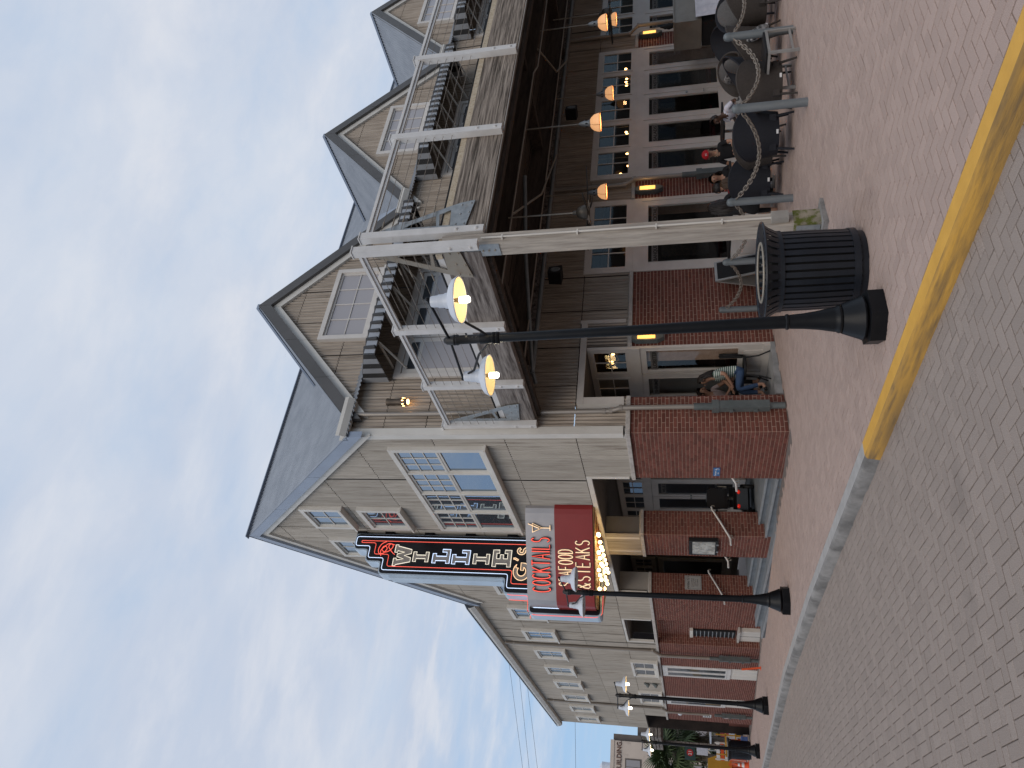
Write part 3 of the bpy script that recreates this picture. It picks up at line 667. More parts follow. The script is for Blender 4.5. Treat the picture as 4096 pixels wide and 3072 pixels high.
# ---- corner nook with shop doors
box('nook_floor', (.76, -.03, -.1), (1.88, 2.2, .15), m_conc, B)
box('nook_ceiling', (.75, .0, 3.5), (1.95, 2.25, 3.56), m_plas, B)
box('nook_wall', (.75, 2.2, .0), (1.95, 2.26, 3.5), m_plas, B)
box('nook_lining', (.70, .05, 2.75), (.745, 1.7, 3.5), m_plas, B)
box('jamb_trim', (.50, -.03, ZL + .12), (.60, .0, 3.6), m_trim, B); box('jamb_trim', (.60, -.025, ZL + .12), (.75, .02, 3.5), m_frame, B)
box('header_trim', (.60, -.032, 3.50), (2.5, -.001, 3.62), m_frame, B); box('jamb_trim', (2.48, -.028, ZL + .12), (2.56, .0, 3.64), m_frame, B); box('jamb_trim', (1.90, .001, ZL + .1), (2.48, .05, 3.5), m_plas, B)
window('W', .0, 1.78, 2.66, 3.49, [(1, 2, 2), (1, 2, 2)], depth=.06, cas=.07, g=m_glast, at=1.90, m=m_frame, sill=False, mull=.14)
box('transom_rail', (1.83, .0, 2.50), (1.90, 1.85, 2.66), m_frame, B)
door('W', .0, .84, .15, 2.50, at=1.90, word='LOBSTER', stile=.09, head=.12); door('W', .88, 1.76, .15, 2.50, at=1.90, word='SHRIMP', stile=.13, head=.12)
box('kick_board', (1.82, .0, .15), (1.845, 1.76, .27), m_frame, B)
window('S', .95, 1.8, .9, 3.3, [((1, 1, 1), (2, 1, 1))], depth=.05, cas=.07, g=m_glasd, at=2.2, m=m_frame, sill=False)
# ---- patio shopfronts
words = ['COCKTAIL', 'BANQUETS', 'ESPRESSO', 'SALADS', 'OYSTERS', 'PASTAS', 'STEAKS', 'SOUPS', 'BRUNCH', 'CRAB', 'WINES', 'BEER']
def shop(x0, x1, n, ws):
    w = (x1 - x0) / n
    window('S', x0, x1, 2.66, 3.66, [(1, 2, 2)] * n, depth=.06, cas=.10, g=m_glast, at=.04, m=m_frame, sill=False, mull=.12, sash=.05)
    box('transom_rail', (x0, -.02, 2.48), (x1, .04, 2.658), m_frame, B)
    for i in range(n): door('S', x0 + w * i + (.09 if i == 0 else .02), x0 + w * (i + 1) - (.09 if i == n - 1 else .02), .1, 2.48, at=.04, word=ws[i], stile=.15, head=.13, zp=.62, knob=1 if (i == 2) else 0)
    for i in range(n + 1): box('post_casing', (x0 + w * i - (.0 if i == 0 else .018 if i < n else .088), -.022, .06), (x0 + w * i + (.088 if i == 0 else .018 if i < n else 0), .035, 2.48), m_frame, B)
    box('kick_board', (x0, -.015, .04), (x1, .035, .12), m_frame, B)
shop(3.79, 5.93, 2, ['BANQUETS', 'COCKTAIL']); shop(6.65, 11.68, 5, ['ESPRESSO', 'SALADS', 'OYSTERS', 'PASTAS', 'STEAKS']); shop(12.28, 17.3, 5, ['SOUPS', 'BRUNCH', 'CRAB', 'WINES', 'BEER'])
# interior behind the glass
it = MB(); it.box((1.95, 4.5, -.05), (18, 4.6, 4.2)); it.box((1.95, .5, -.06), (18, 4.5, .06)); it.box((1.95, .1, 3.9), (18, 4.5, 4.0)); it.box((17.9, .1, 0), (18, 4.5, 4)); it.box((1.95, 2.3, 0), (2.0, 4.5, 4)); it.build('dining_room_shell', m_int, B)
for i in range(9): box('dining_table', (3.0 + i * 1.6, 1.6 + .5 * (i % 2), .72), (3.9 + i * 1.6, 2.4 + .5 * (i % 2), .78), mat('wine_red_cloth', (.10, .015, .02), rough=.9), B)
for i in range(8): box('back_shelf', (2.6 + i * 1.9, 4.3, .9), (3.9 + i * 1.9, 4.45, 2.2), mat('dark_bottle_shelf', (.07, .05, .035), (.02, .02, .02), rough=.5, scale=22), B)
def chandelier(x, y, z, k=5, r=.22):
    c = thing('chandelier', (x, y, z), 0, None, 'chandelier', 'chandeliers inside the dining room'); MB().tube([(0, 0, 0), (0, 0, 3.88 - z)], .008, 5).build('stem', m_galvr, c)
    b = None
    for i in range(k):
        a = 2 * math.pi * i / k; p = (r * math.cos(a), r * math.sin(a), .03); MB().tube([(0, 0, 0), (p[0] * .7, p[1] * .7, -.05), p], .006, 5).build('arm', m_galvr, c)
        if b is None: q = MB().ball((0, 0, 0), .022, 8, 6, (1, 1, 1.7)).build('bulb', m_glow, c, smooth=True); b = q.data
        else: q = link('bulb', b, c)
        q.location = (p[0], p[1], p[2] + .05)
    return c
for i, (x, y, z, k, lb) in enumerate(((2.35, .8, 3.02, 6, 'candle-bulb chandelier seen through the clear glass above the seated women'), (7.75, 1.0, 2.98, 4, 'chandelier glowing behind the transom nearest the narrow brick pier'),
                                 (8.75, 1.1, 2.85, 3, 'small chandelier behind the second transom of the five-door shopfront'), (10.1, 1.2, 2.92, 4, 'chandelier behind the middle transom of the five-door shopfront'), (12.0, 1.0, 2.95, 8, 'densest chandelier, behind the last transom of the five-door shopfront'), (14.0, 1.2, 2.9, 4, 'chandelier behind the transom at the right edge of the picture'))):
    chandelier(x, y, z, k).__setitem__('label', lb)
# ---- balcony doors (upper floor) and hoods
for g in GX:
    x0, x1 = g - 2.0, g + .92
    box('door_frame', (x0, -.06, 7.18), (x1, -.0, 7.32), m_frame, B)
    for x in (x0, x1 - .1): box('door_frame', (x, -.058, 4.95), (x + .1, .0, 7.18), m_frame, B)
    w = (x1 - x0 - .2) / 3
    for i in range(3):
        a = x0 + .1 + i * w; d = box('balcony_door', (a + .01, -.03, 4.95), (a + w - .01, .0, 7.17), m_frame, B)
        box('transom_pane', (a + .12, -.036, 6.9), (a + w - .12, -.031, 7.08), m_glasd, d); box('pane', (a + .12, -.036, 5.6), (a + w - .12, -.031, 6.82), m_glasg, d); box('lower_panel', (a + .12, -.04, 5.05), (a + w - .12, -.0305, 5.5), m_frame, d)
m_awn = mat('light_grey_hood_metal', (.40, .41, .43), (.34, .35, .37), rough=.35, metal=.3, scale=3, bump=.02); m_awnr = mat('dark_rounded_hood_rib', (.06, .058, .058), rough=.4, metal=.3, bump=.02)
def hood(g):
    x0, x1, zw, zf, Y = g - 2.1, g + 2.1, 7.94, 7.56, -.98
    h = MB(); h.box((x0, -.06, zw - .04), (x1, -.0, zw)); hd = h.build('window_hood', m_fasc, B)
    n = 21; w = (x1 - x0) / n
    pf, pr = MB(), MB()
    for i in range(n):
        a = x0 + i * w; z = .0
        b = MB(); b.add([(a, -.05, zw), (a + w * .66, -.05, zw), (a + w * .66, Y, zf), (a, Y, zf), (a, Y, zf - .21), (a + w * .66, Y, zf - .21), (a, Y + .03, zf - .21), (a + w * .66, Y + .03, zf - .21), (a, -.05, zw - .03), (a + w * .66, -.05, zw - .03)],
              [(0, 1, 2, 3), (3, 2, 5, 4), (4, 5, 7, 6), (6, 7, 9, 8)]); b.build('hood_pan', m_awn, hd)
        c = a + w * .83; MB().tube([(c, -.05, zw + .0), (c, Y - .0, zf + .0), (c, Y - .01, zf - .2)], w * .2, 8).build('hood_rib', m_awnr, hd, smooth=True)
    m_un = MC.get('hood_soffit') or mat('hood_soffit', (.10, .095, .09), rough=.8)
    for x, e in ((x0, 1), (x1, -1)):
        # side cheek in vertical strips
        k = 6
        for i in range(k):
            y0, y1 = -.05 + (Y + .05) * i / k, -.05 + (Y + .05) * (i + 1) / k; f = lambda y: zw + (zf - zw) * (y + .05) / (Y + .05); q = lambda y: 7.37 + (zf - .21 - 7.37) * (y + .05) / (Y + .05)
            o = x + .004 * e * (i % 2)
            MB().prism([[(y0, q(y0)), (y1, q(y1)), (y1, f(y1)), (y0, f(y0))]], lambda u, v, t: (o + t, u, v), 0, .02 * e).build('cheek_strip', m_awn if i % 2 == 0 else m_awnr, hd)
    for x in [x0 + .35 + j * (x1 - x0 - .7) / 5 for j in range(6)]:
        MB().bar((x, -.03, 7.08), (x, -.9, 7.36), .03, .03).build('hood_strut', m_trim, hd); MB().bar((x, -.03, 7.36), (x, -.9, 7.37), .03, .03).build('hood_strut', m_trim, hd)
for g in GX: hood(g)
# ---- downpipes
def downpipe(pts, boot, bn, r=.052):
    d = MB().tube(pts, r, 10).build('downpipe', m_pipe, B, smooth=50)
    for p in pts[1:-1]: MB().lathe([(r + .012, -.03), (r + .012, .03)], p, 12).build('pipe_collar', m_pipe, d)
    x, y, z = boot; bm_ = MB(); h = 1.2
    bm_.box((x - .075, y - .07, z + .25), (x + .075, y + .07, z + h - .12)); bm_.box((x - .085, y - .08, z + h - .12), (x + .085, y + .08, z + h)); bm_.lathe([(.055, 0), (.055, .2), (.07, .26)], (x, y, z), 12); bm_.lathe([(.062, 0), (.062, .3)], (x, y, z + h), 12)
    for q in (.45, .85): bm_.box((x - .12, y - .02, z + q), (x + .12, y + .02, z + q + .06))
    bm_.build('cast_iron_boot', m_cast, d); return d
downpipe([(.41, -.08, 7.95), (.41, -.08, 3.1), (.41, -.09, 2.98), (.43, -.15, 2.80), (.43, -.15, 1.3)], (.43, -.15, .04), 0, r=.045)
downpipe([(6.32, -.1, 4.7), (6.32, -.1, 2.86), (6.42, -.16, 2.64), (6.42, -.16, 1.2)], (6.42, -.16, .12), 0)
downpipe([(12.25, -.1, 4.7), (12.25, -.1, 2.86), (12.5, -.16, 2.64), (12.5, -.16, 1.2)], (12.5, -.16, .12), 0)
for y in (13.6, 22.5): downpipe([(-.1, y - .0, 7.72), (-.07, y + .15, 7.45), (-.07, y + .15, 2.85), (-.14, y + .42, 2.6), (-.14, y + .42, .9)], (-.14, y + .42, gz(0, y)), 0)
flush_bricks()
# ================================================================ TIMBER BALCONY OVER THE PATIO
V3 = Vector
BAL = thing('timber_balcony', (0, 0, 0), 0, 'weathered timber balcony with white cable railing above the patio tables', 'balcony')
def bbx(n, a, b, m, p=None): return box(n, a, b, m, p or BAL)
for i, (a, b) in enumerate(((.34, 2.62), (2.62, 6.9), (6.9, 11.2), (11.2, 17.4))):
    bbx('front_beam', (a + .003, -4.45 - .002 * (i % 2), 4.32), (b - .003, -4.30, 4.86), m_wx)
bbx('side_beam', (.2, -4.45, 4.32), (.34, -.06, 4.86), m_wy)
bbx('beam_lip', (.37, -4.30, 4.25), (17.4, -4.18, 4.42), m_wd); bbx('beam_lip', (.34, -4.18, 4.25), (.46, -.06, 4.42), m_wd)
for i in range(8): bbx('flashing', (.19 + i * 2.15, -4.44, 4.865), (.19 + (i + 1) * 2.15 - .006, -4.36, 4.955), mat('rust_specked_cream_flashing', (.55, .47, .36), (.46, .38, .27), rough=.7, scale=22, c3=(.30, .20, .11), s3=30, t3=(.55, .7), bump=.1))
bbx('flashing', (.21, -4.36, 4.865), (.28, -.06, 4.955), m_white)
bbx('dark_gap_strip', (.30, -4.34, 4.96), (17.4, -4.28, 5.03), m_dark); bbx('dark_gap_strip', (.30, -4.28, 4.96), (.36, -.06, 5.03), m_dark)  # solid black strips standing in for the dark gap above the flashing
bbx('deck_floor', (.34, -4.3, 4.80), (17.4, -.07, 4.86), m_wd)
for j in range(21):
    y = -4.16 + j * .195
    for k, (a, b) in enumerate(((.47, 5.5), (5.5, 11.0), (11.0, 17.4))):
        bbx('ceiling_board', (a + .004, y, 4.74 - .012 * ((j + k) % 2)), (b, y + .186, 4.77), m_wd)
for y in (-3.2, -1.35): bbx('joist', (.46, y, 4.36), (17.4, y + .14, 4.73), m_wd)
bbx('joist', (.46, -.32, 4.44), (17.4, -.10, 4.73), m_wy)
for x in (1.3, 6.2, 11.1): bbx('cross_beam', (x, -4.18, 4.5), (x + .14, -.33, 4.735), m_wd)
# pipes and conduits under the boards
for pts, r, m in (([(.9, -.62, 4.36), (9, -.62, 4.40), (17, -.62, 4.4)], .045, m_boll), ([(.75, -.5, 4.30), (.95, -.62, 4.36), (2.2, -2.3, 4.30), (3.4, -3.0, 4.3)], .035, m_boll), ([(2.2, -3.25, 4.33), (4.4, -1.7, 4.31), (6.8, -.7, 4.34)], .02, m_galvr), ([(6.8, -3.25, 4.33), (8.4, -1.7, 4.31), (10.3, -.75, 4.34)], .02, m_galvr),
                  ([(.5, -4.46, 4.29), (17, -4.46, 4.29)], .014, m_pipe), ([(.6, -3.27, 4.34), (6.0, -3.27, 4.34), (6.3, -3.2, 4.3), (17, -3.27, 4.34)], .016, m_pipe), ([(.6, -1.4, 4.34), (17, -1.4, 4.34)], .016, m_pipe)):
    MB().tube(pts, r, 8).build('pipe', m, BAL, smooth=60)
# corner timber post
PX, PY = .22, -4.55; pz = gz(.3, -4.5)
bbx('timber_post', (PX, PY, pz + .05), (PX + .21, PY + .21, 4.86), m_wz)
bbx('mossy_post_foot', (PX - .012, PY - .012, pz + .05), (PX + .222, PY + .222, pz + .36), mat('green_mossy_timber', (.33, .29, .22), (.24, .21, .16), rough=.9, scale=8, c3=(.10, .115, .02), s3=7, t3=(.42, .55), bump=.4, bscale=40))
bbx('concrete_footing', (PX - .10, PY - .10, pz - .1), (PX + .31, PY + .31, pz + .05), m_kerb)
bbx('steel_shoe', (PX - .022, PY + .02, pz + .06), (PX - .012, PY + .19, pz + .33), m_galv)
for z in (.12, .2, .28): MB().lathe([(.014, 0), (.014, .012)], (0, 0, 0), 8, Matrix.Translation((PX - .022, PY + .1, pz + z)) @ Matrix.Rotation(R(-90), 4, 'Y')).build('bolt', m_galv, BAL)
bbx('steel_cap', (PX - .012, PY - .008, 4.05), (PX - .002, PY + .2, 4.86), m_galv)
for z in (4.12, 4.2, 4.28, 4.52): MB().lathe([(.014, 0), (.014, .012)], (0, 0, 0), 8, Matrix.Translation((PX - .012, PY + .1, z)) @ Matrix.Rotation(R(-90), 4, 'Y')).build('bolt', m_galvr, BAL)
MB().tube([(PX + .10, PY - .03, 4.3), (PX + .10, PY - .03, pz + .62)], .013, 8).build('conduit', m_trim, BAL, smooth=True)
for z in (4.0, 3.0, 2.0, 1.2): MB().box((PX + .07, PY - .045, z), (PX + .13, PY - .001, z + .02)).build('conduit_clip', m_trim, BAL)
bbx('outlet_box', (PX + .03, PY - .085, pz + .42), (PX + .16, PY - .001, pz + .62), mat('grey_plastic_box', (.36, .34, .31), rough=.5))
# railing posts
fx = [.54, 2.70, 4.80, 6.95, 9.10, 11.25, 13.4, 15.55]; ly = [-4.64, -2.92, -1.39, -.10]
for x in fx:
    p = bbx('railing_post', (x - .06, -4.565, 4.30), (x + .06, -4.453, 6.09), m_white); bbx('post_cap', (x - .072, -4.577, 6.09), (x + .072, -4.44, 6.105), m_white, p)
    for z in (4.40, 4.68): MB().lathe([(.026, 0), (.026, .008), (.013, .009), (.013, .02)], (0, 0, 0), 10, Matrix.Translation((x, -4.565, z)) @ Matrix.Rotation(R(90), 4, 'X')).build('bolt', m_white, p)
for y in ly:
    p = bbx('railing_post', (.09, y - .055, 4.30), (.197, y + .055, 6.06), m_white); bbx('post_cap', (.078, y - .067, 6.06), (.21, y + .067, 6.075), m_white, p)
    for z in (4.40, 4.68): MB().lathe([(.026, 0), (.026, .008), (.013, .009), (.013, .02)], (0, 0, 0), 10, Matrix.Translation((.09, y, z)) @ Matrix.Rotation(R(-90), 4, 'Y')).build('bolt', m_white, p)
def toprail(a, b):
    r = MB().bar(a, b, .085, .045).build('top_rail', m_white, BAL); MB().bar(V3(a) - V3((0, 0, .045)), V3(b) - V3((0, 0, .045)), .035, .045).build('rail_web', m_white, r)
for a, b in zip(fx, fx[1:]): toprail((a + .062, -4.51, 6.0), (b - .062, -4.51, 6.0))
for a, b in zip(ly, ly[1:]): toprail((.145, a + .057, 5.98), (.145, b - .057, 5.98))
for k in range(6):
    z = 5.08 + k * .145
    MB().tube([(fx[0], -4.52, z), (17.3, -4.52, z)], .0042, 5).build('steel_cable', m_chain, BAL); MB().tube([(.125, ly[0], z), (.125, ly[-1], z)], .0042, 5).build('steel_cable', m_chain, BAL)
    for a in ((fx[0] + .42 - .05 * k, -4.52, z),): MB().tube([V3(a), V3(a) + V3((.12, 0, 0))], .011, 6).build('turnbuckle', m_galvr, BAL)
    for b in (ly[0] + .50 - .05 * k, ly[-1] - .62 + .05 * k): MB().tube([(.125, b, z), (.125, b + .12, z)], .011, 6).build('turnbuckle', m_galvr, BAL)
# curved steel gusset plates
def gusset(fn, m, t0, t1, f=1.0):
    f *= 1.22
    out = [(0, 5.92), (.05 * f, 5.80), (.13 * f, 5.55), (.21 * f, 5.30), (.29 * f, 5.08), (.36 * f, 4.88), (.41 * f, 4.72), (.44 * f, 4.52), (0, 4.60)]
    hole1 = [(.05 * f, 5.02), (.05 * f, 5.50), (.10 * f, 5.42), (.19 * f, 5.16), (.22 * f, 5.06)]; hole2 = [(.05 * f, 4.98), (.235 * f, 5.01), (.30 * f, 4.85), (.05 * f, 4.82)]
    g = MB().prism([out, hole1, hole2], fn, t0, t1).build('gusset_plate', m, BAL)
    for (u, v) in ((.06, 4.74), (.06, 4.62), (.22, 4.70), (.37, 4.70), (.39, 4.57), (.24, 4.58)): MB().ball(fn(u * f, v, t0 if abs(t0) > abs(t1) else t1), .016, 8, 6).build('rivet', m, g)
gusset(lambda u, v, t: (.655 + u, -4.47 - t, v), m_galv, 0, .012)
gusset(lambda u, v, t: (.18 - t, -4.55 + u, v), m_galvr, 0, .012, 1.05)
gusset(lambda u, v, t: (.18 - t, -.19 - u, v), m_galv, 0, .012)
# ================================================================ BLADE SIGN AND MARQUEE
SG = thing('neon_sign', (0, 4.75, 0), 0, "tall black neon blade sign reading WILLIE G'S above a red marquee ringed with lit bulbs", 'sign')
def sb(mb, n, m, p=None, **k):
    o = mb.build(n, m, p or SG, **k)
    if not p: o.matrix_parent_inverse = Matrix.Translation((0, -4.75, 0))
    return o
def chamfer(pts, r=.05, n=3):
    out = []
    for i, p in enumerate(pts):
        a, b = V3((*pts[i - 1], 0)), V3((*pts[(i + 1) % len(pts)], 0)); q = V3((*p, 0))
        u = (a - q).normalized() * min(r, (a - q).length * .4); w = (b - q).normalized() * min(r, (b - q).length * .4)
        for k in range(n + 1):
            t = k / n; c = (q + u) * (1 - t) ** 2 + q * 2 * t * (1 - t) + (q + w) * t * t; out.append((c.x, c.y))
    return out
OUT = [(-.10, 9.56), (-.51, 9.56), (-.51, 9.20), (-.80, 9.20), (-.80, 8.81), (-1.10, 8.81), (-1.10, 5.74), (-1.44, 5.74), (-1.44, 5.12), (-1.86, 5.12), (-1.86, 3.52), (-.10, 3.52)]
oc = chamfer(OUT, .09)
sb(MB().prism([oc], lambda u, v, t: (u, t, v), 4.56, 4.94), 'sign_body', m_signb)
inn = chamfer([(-.12, 9.53), (-.48, 9.53), (-.48, 9.17), (-.77, 9.17), (-.77, 8.78), (-1.07, 8.78), (-1.07, 5.71), (-1.41, 5.71), (-1.41, 5.09), (-1.83, 5.09), (-1.83, 3.55), (-.12, 3.55)], .08)
sb(MB().prism([inn], lambda u, v, t: (u, t, v), 4.535, 4.558), 'sign_face', m_signk); sb(MB().prism([inn], lambda u, v, t: (u, t, v), 4.942, 4.965), 'sign_face', m_signk)
sb(MB().prism([[(-1.07, 8.6), (-1.16, 8.5), (-1.16, 5.78), (-1.07, 5.78)]], lambda u, v, t: (u, t, v), 4.60, 4.90), 'edge_flashing', m_signb)
for z in (9.46, 8.74, 7.72, 6.70, 5.68): sb(MB().box((-.115, 4.62, z - .12), (.0, 4.88, z + .12)), 'wall_bracket', m_signk)
def neon(pts, m, r=.0068, y=4.515, closed=False, rr=.06, parent=None, name='neon_tube'):
    p2 = []
    n = len(pts)
    for i, p in enumerate(pts):
        if not closed and i in (0, n - 1): p2.append(p); continue
        a, b, q = V3((*pts[i - 1], 0)), V3((*pts[(i + 1) % n], 0)), V3((*p, 0)); u = (a - q); w = (b - q); r_ = min(rr, u.length * .45, w.length * .45); u = u.normalized() * r_; w = w.normalized() * r_
        for k in range(5): t = k / 4; c = (q + u) * (1 - t) ** 2 + q * 2 * t * (1 - t) + (q + w) * t * t; p2.append((c.x, c.y))
    return sb(MB().tube([(u, y, v) for u, v in p2], r, 6, closed=closed), name, m, parent, smooth=True)
neon([(-.19, 5.12), (-.19, 9.50), (-.42, 9.50), (-.42, 9.12), (-.71, 9.12), (-.71, 8.72), (-1.0, 8.72), (-1.0, 5.66), (-1.32, 5.66), (-1.32, 5.04), (-1.73, 5.04), (-1.73, 4.2)], m_nw)
neon([(-.29, 5.12), (-.29, 9.36), (-.34, 9.36), (-.34, 8.98), (-.62, 8.98), (-.62, 8.60), (-.91, 8.60), (-.91, 5.57), (-1.22, 5.57), (-1.22, 5.12), (-.32, 5.12)], m_nr)
neon([(-1.38, 5.72), (-1.46, 5.60), (-1.46, 5.16), (-1.80, 5.14), (-1.875, 5.0), (-1.875, 3.62), (-1.80, 3.50), (-1.2, 3.50)], m_nr, y=4.57)
neon([(-1.46, 5.66), (-1.47, 5.14), (-1.86, 5.13)], m_nr, y=4.90)
neon([(-1.62, 4.0), (-1.70, 3.9), (-1.70, 3.60), (-1.1, 3.58)], m_nc, y=4.52)
# red script flourish
sc = [(-.30, 8.72), (-.36, 8.84), (-.50, 8.90), (-.62, 8.86), (-.60, 8.74), (-.46, 8.66), (-.40, 8.76), (-.50, 8.82), (-.58, 8.72), (-.52, 8.58), (-.40, 8.52), (-.34, 8.60), (-.42, 8.66), (-.56, 8.54), (-.62, 8.46)]
neon(sc, m_nr, r=.009); neon([(-.66, 8.80), (-.52, 8.84), (-.34, 8.66), (-.38, 8.50)], m_nr, r=.009)
# stacked slab letters
LP = {'I': [(0, 0), (1, 0), (1, .2), (.68, .2), (.68, .8), (1, .8), (1, 1), (0, 1), (0, .8), (.32, .8), (.32, .2), (0, .2)],
      'L': [(0, 0), (1, 0), (1, .46), (.80, .46), (.80, .2), (.50, .2), (.50, .8), (.68, .8), (.68, 1), (0, 1), (0, .8), (.18, .8), (.18, .2), (0, .2)],
      'E': [(0, 0), (1, 0), (1, .36), (.80, .36), (.80, .2), (.48, .2), (.48, .42), (.72, .42), (.72, .60), (.48, .60), (.48, .8), (.80, .8), (.80, .66), (1, .66), (1, 1), (0, 1), (0, .8), (.18, .8), (.18, .2), (0, .2)],
      'W': [(0, 1), (.36, 1), (.36, .83), (.28, .83), (.34, .42), (.44, .83), (.56, .83), (.66, .42), (.72, .83), (.64, .83), (.64, 1), (1, 1), (1, .83), (.94, .83), (.79, 0), (.60, 0), (.5, .40), (.40, 0), (.21, 0), (.06, .83), (0, .83)]}
def arc(cx, cy, r, a0, a1, n=12, sy=1): return [(cx + r * math.cos(R(a0 + (a1 - a0) * i / n)), cy + sy * r * math.sin(R(a0 + (a1 - a0) * i / n))) for i in range(n + 1)]
LP['G'] = arc(.5, .5, .5, 40, 335, 18) + [(.98, .56), (.56, .56), (.56, .38), (.72, .38)] + arc(.5, .5, .26, 325, 50, 14) + [(.70, .86)]
def thick(path, w):
    l, r = [], []
    for i, p in enumerate(path):
        a = V3((*path[max(0, i - 1)], 0)); b = V3((*path[min(len(path) - 1, i + 1)], 0)); t = (b - a).normalized(); n = V3((-t.y, t.x, 0)) * w / 2
        l.append((p[0] + n.x, p[1] + n.y)); r.append((p[0] - n.x, p[1] - n.y))
    return l + r[::-1]
sp = arc(.5, .74, .24, 20, 250, 9) + arc(.5, .26, .26, 80, -160, 9)
LP['S'] = thick(sp, .20); LP["'"] = thick([(.6, 1), (.62, .7), (.3, .25), (.2, .1)], .34)
def slab(ch, x0, z0, w, h, m_n):
    pts = [(x0 + u * w, z0 + v * h) for u, v in LP[ch]]
    l = sb(MB().prism([pts], lambda u, v, t: (u, t, v), 4.52, 4.534), 'letter', m_letter); l['label'] = 'letter ' + ch if ch != "'" else 'apostrophe'
    n = sb(MB().tube([(u, 4.506, v) for u, v in pts], .0085, 6, closed=True), 'letter_neon', m_n)
for ch, x, z, w, h, m in (('W', -.90, 8.04, .52, .42, m_ny), ('I', -.78, 7.60, .24, .38, m_ny), ('L', -.80, 7.08, .34, .42, m_nw), ('L', -.81, 6.60, .34, .42, m_nw), ('I', -.79, 6.13, .24, .38, m_ny), ('E', -.84, 5.62, .40, .43, m_ny),
                       ('G', -1.14, 5.16, .42, .38, m_nc), ("'", -.69, 5.44, .09, .12, m_nc), ('S', -.58, 5.17, .26, .30, m_nc)): slab(ch, x, z, w, h, m)
# marquee box: bowed plan on both sides of the blade
half = [(.0, 2.96), (-.10, 2.96), (-.20, 3.0), (-.28, 3.05), (-1.60, 4.00), (-1.71, 4.09), (-1.76, 4.20), (-1.77, 4.33), (-1.74, 4.53)]
def plan(ins): 
    h = [(x + ins if x < -.05 else x, y + ins) for x, y in half]; return h + [(x, 9.5 - y) for x, y in h[::-1]]
sb(MB().prism([plan(0)], lambda u, v, t: (u, v, t), 3.62, 4.43), 'marquee_box', m_signr)
sb(MB().prism([plan(.02)], lambda u, v, t: (u, v, t), 4.432, 5.06), 'cocktail_band', m_signg)
sb(MB().prism([plan(.03)], lambda u, v, t: (u, v, t), 3.585, 3.618), 'marquee_soffit', mat('bulb_lit_soffit', (.50, .30, .10), (.40, .23, .08), rough=.5, bump=.05, scale=12, stretch=(1, 6, 1)))  # the bulbs' yellow light is put into the soffit colour
for i in range(9): sb(MB().bar((-.05 - .0, 3.1 + i * .36, 3.578), (-.35 - .12 * min(i, 8 - i), 3.1 + i * .36, 3.578), .02, .012), 'soffit_rib', m_signr)
bulbs = [(-.48, 2.26 + .75), (-.49, 3.25), (-.47, 3.45), (-.80, 3.35), (-.50, 3.75), (-.51, 4.0), (-.79, 3.6), (-.82, 3.85), (-.48, 4.25), (-.83, 4.15), (-.50, 4.5), (-1.12, 3.75), (-.78, 4.4), (-.49, 4.8), (-1.14, 4.0), (-.81, 4.7), (-.48, 5.08), (-1.13, 4.3), (-.82, 5.0), (-.49, 5.35), (-.79, 5.3), (-.47, 5.65), (-1.43, 4.02), (-.78, 5.55), (-1.42, 4.32), (-1.1, 4.95), (-1.1, 5.25)]
mbb = None
for (x, y) in bulbs:
    if x < -.45 and (y < 3.1 + (-.28 - x) * .72): y = 3.12 + (-.28 - x) * .72 + .1
    if mbb is None: o = MB().ball((0, 0, 0), .042, 12, 8).build('bulb', m_bulbw, SG, smooth=True); mbb = o.data; sk = MB().lathe([(.02, 0), (.02, .05)], (0, 0, .03), 8).build('socket', m_signg, o); skd = sk.data
    else: o = link('bulb', mbb, SG); link('socket', skd, o)
    o.location = (x, y - 4.75, 3.52)
def lamp(x, y, z, e, c=(1, .66, .30), r=.1, parent=None):
    l = bpy.data.lights.new('lit_bulb_glow', 'POINT'); l.energy = e; l.color = c; l.shadow_soft_size = r
    o = bpy.data.objects.new('lit_bulb_glow', l); COL.objects.link(o); o.location = (x, y, z); return o
for x, y in ((-.55, 3.6), (-.7, 4.3), (-.6, 5.2)): lamp(x, y, 3.42, 4.5)
# stroke lettering in neon
SF = {'C': [arc(.5, .5, .5, 50, 310, 10)], 'O': [arc(.5, .5, .5, 0, 360, 14)], 'K': [[(0, 0), (0, 1)], [(.9, 1), (0, .42)], [(.3, .6), (.95, 0)]], 'T': [[(0, 1), (1, 1)], [(.5, 1), (.5, 0)]], 'A': [[(0, 0), (.5, 1), (1, 0)], [(.2, .38), (.8, .38)]],
      'I': [[(.5, 0), (.5, 1)]], 'L': [[(0, 1), (0, 0), (.85, 0)]], 'S': [arc(.5, .75, .38, 30, 260, 7, .65) + arc(.5, .25, .42, 85, -150, 7, .6)], 'E': [[(.85, 1), (0, 1), (0, 0), (.85, 0)], [(0, .52), (.7, .52)]], 'F': [[(.85, 1), (0, 1), (0, 0)], [(0, .52), (.7, .52)]],
      'D': [[(0, 0), (0, 1), (.5, .97), (.85, .75), (.9, .5), (.85, .25), (.5, .03), (0, 0)]], '&': [[(.95, 0), (.2, .75), (.3, .97), (.55, .97), (.62, .78), (.15, .4), (.1, .12), (.4, 0), (.75, .12), (.95, .42)]],
      '#': [[(0, 1), (1, 1), (.5, .45), (0, 1)], [(.5, .45), (.5, .02)], [(.2, 0), (.8, 0)], [(.95, 1.25), (.45, .62)]]}
FA = V3((-1.60, 4.00, 0)); FD = (V3((-.28, 3.05, 0)) - FA); FL = FD.length; FD = FD / FL; FN = V3((FD.y, -FD.x, 0))
if FN.y > 0: FN = -FN
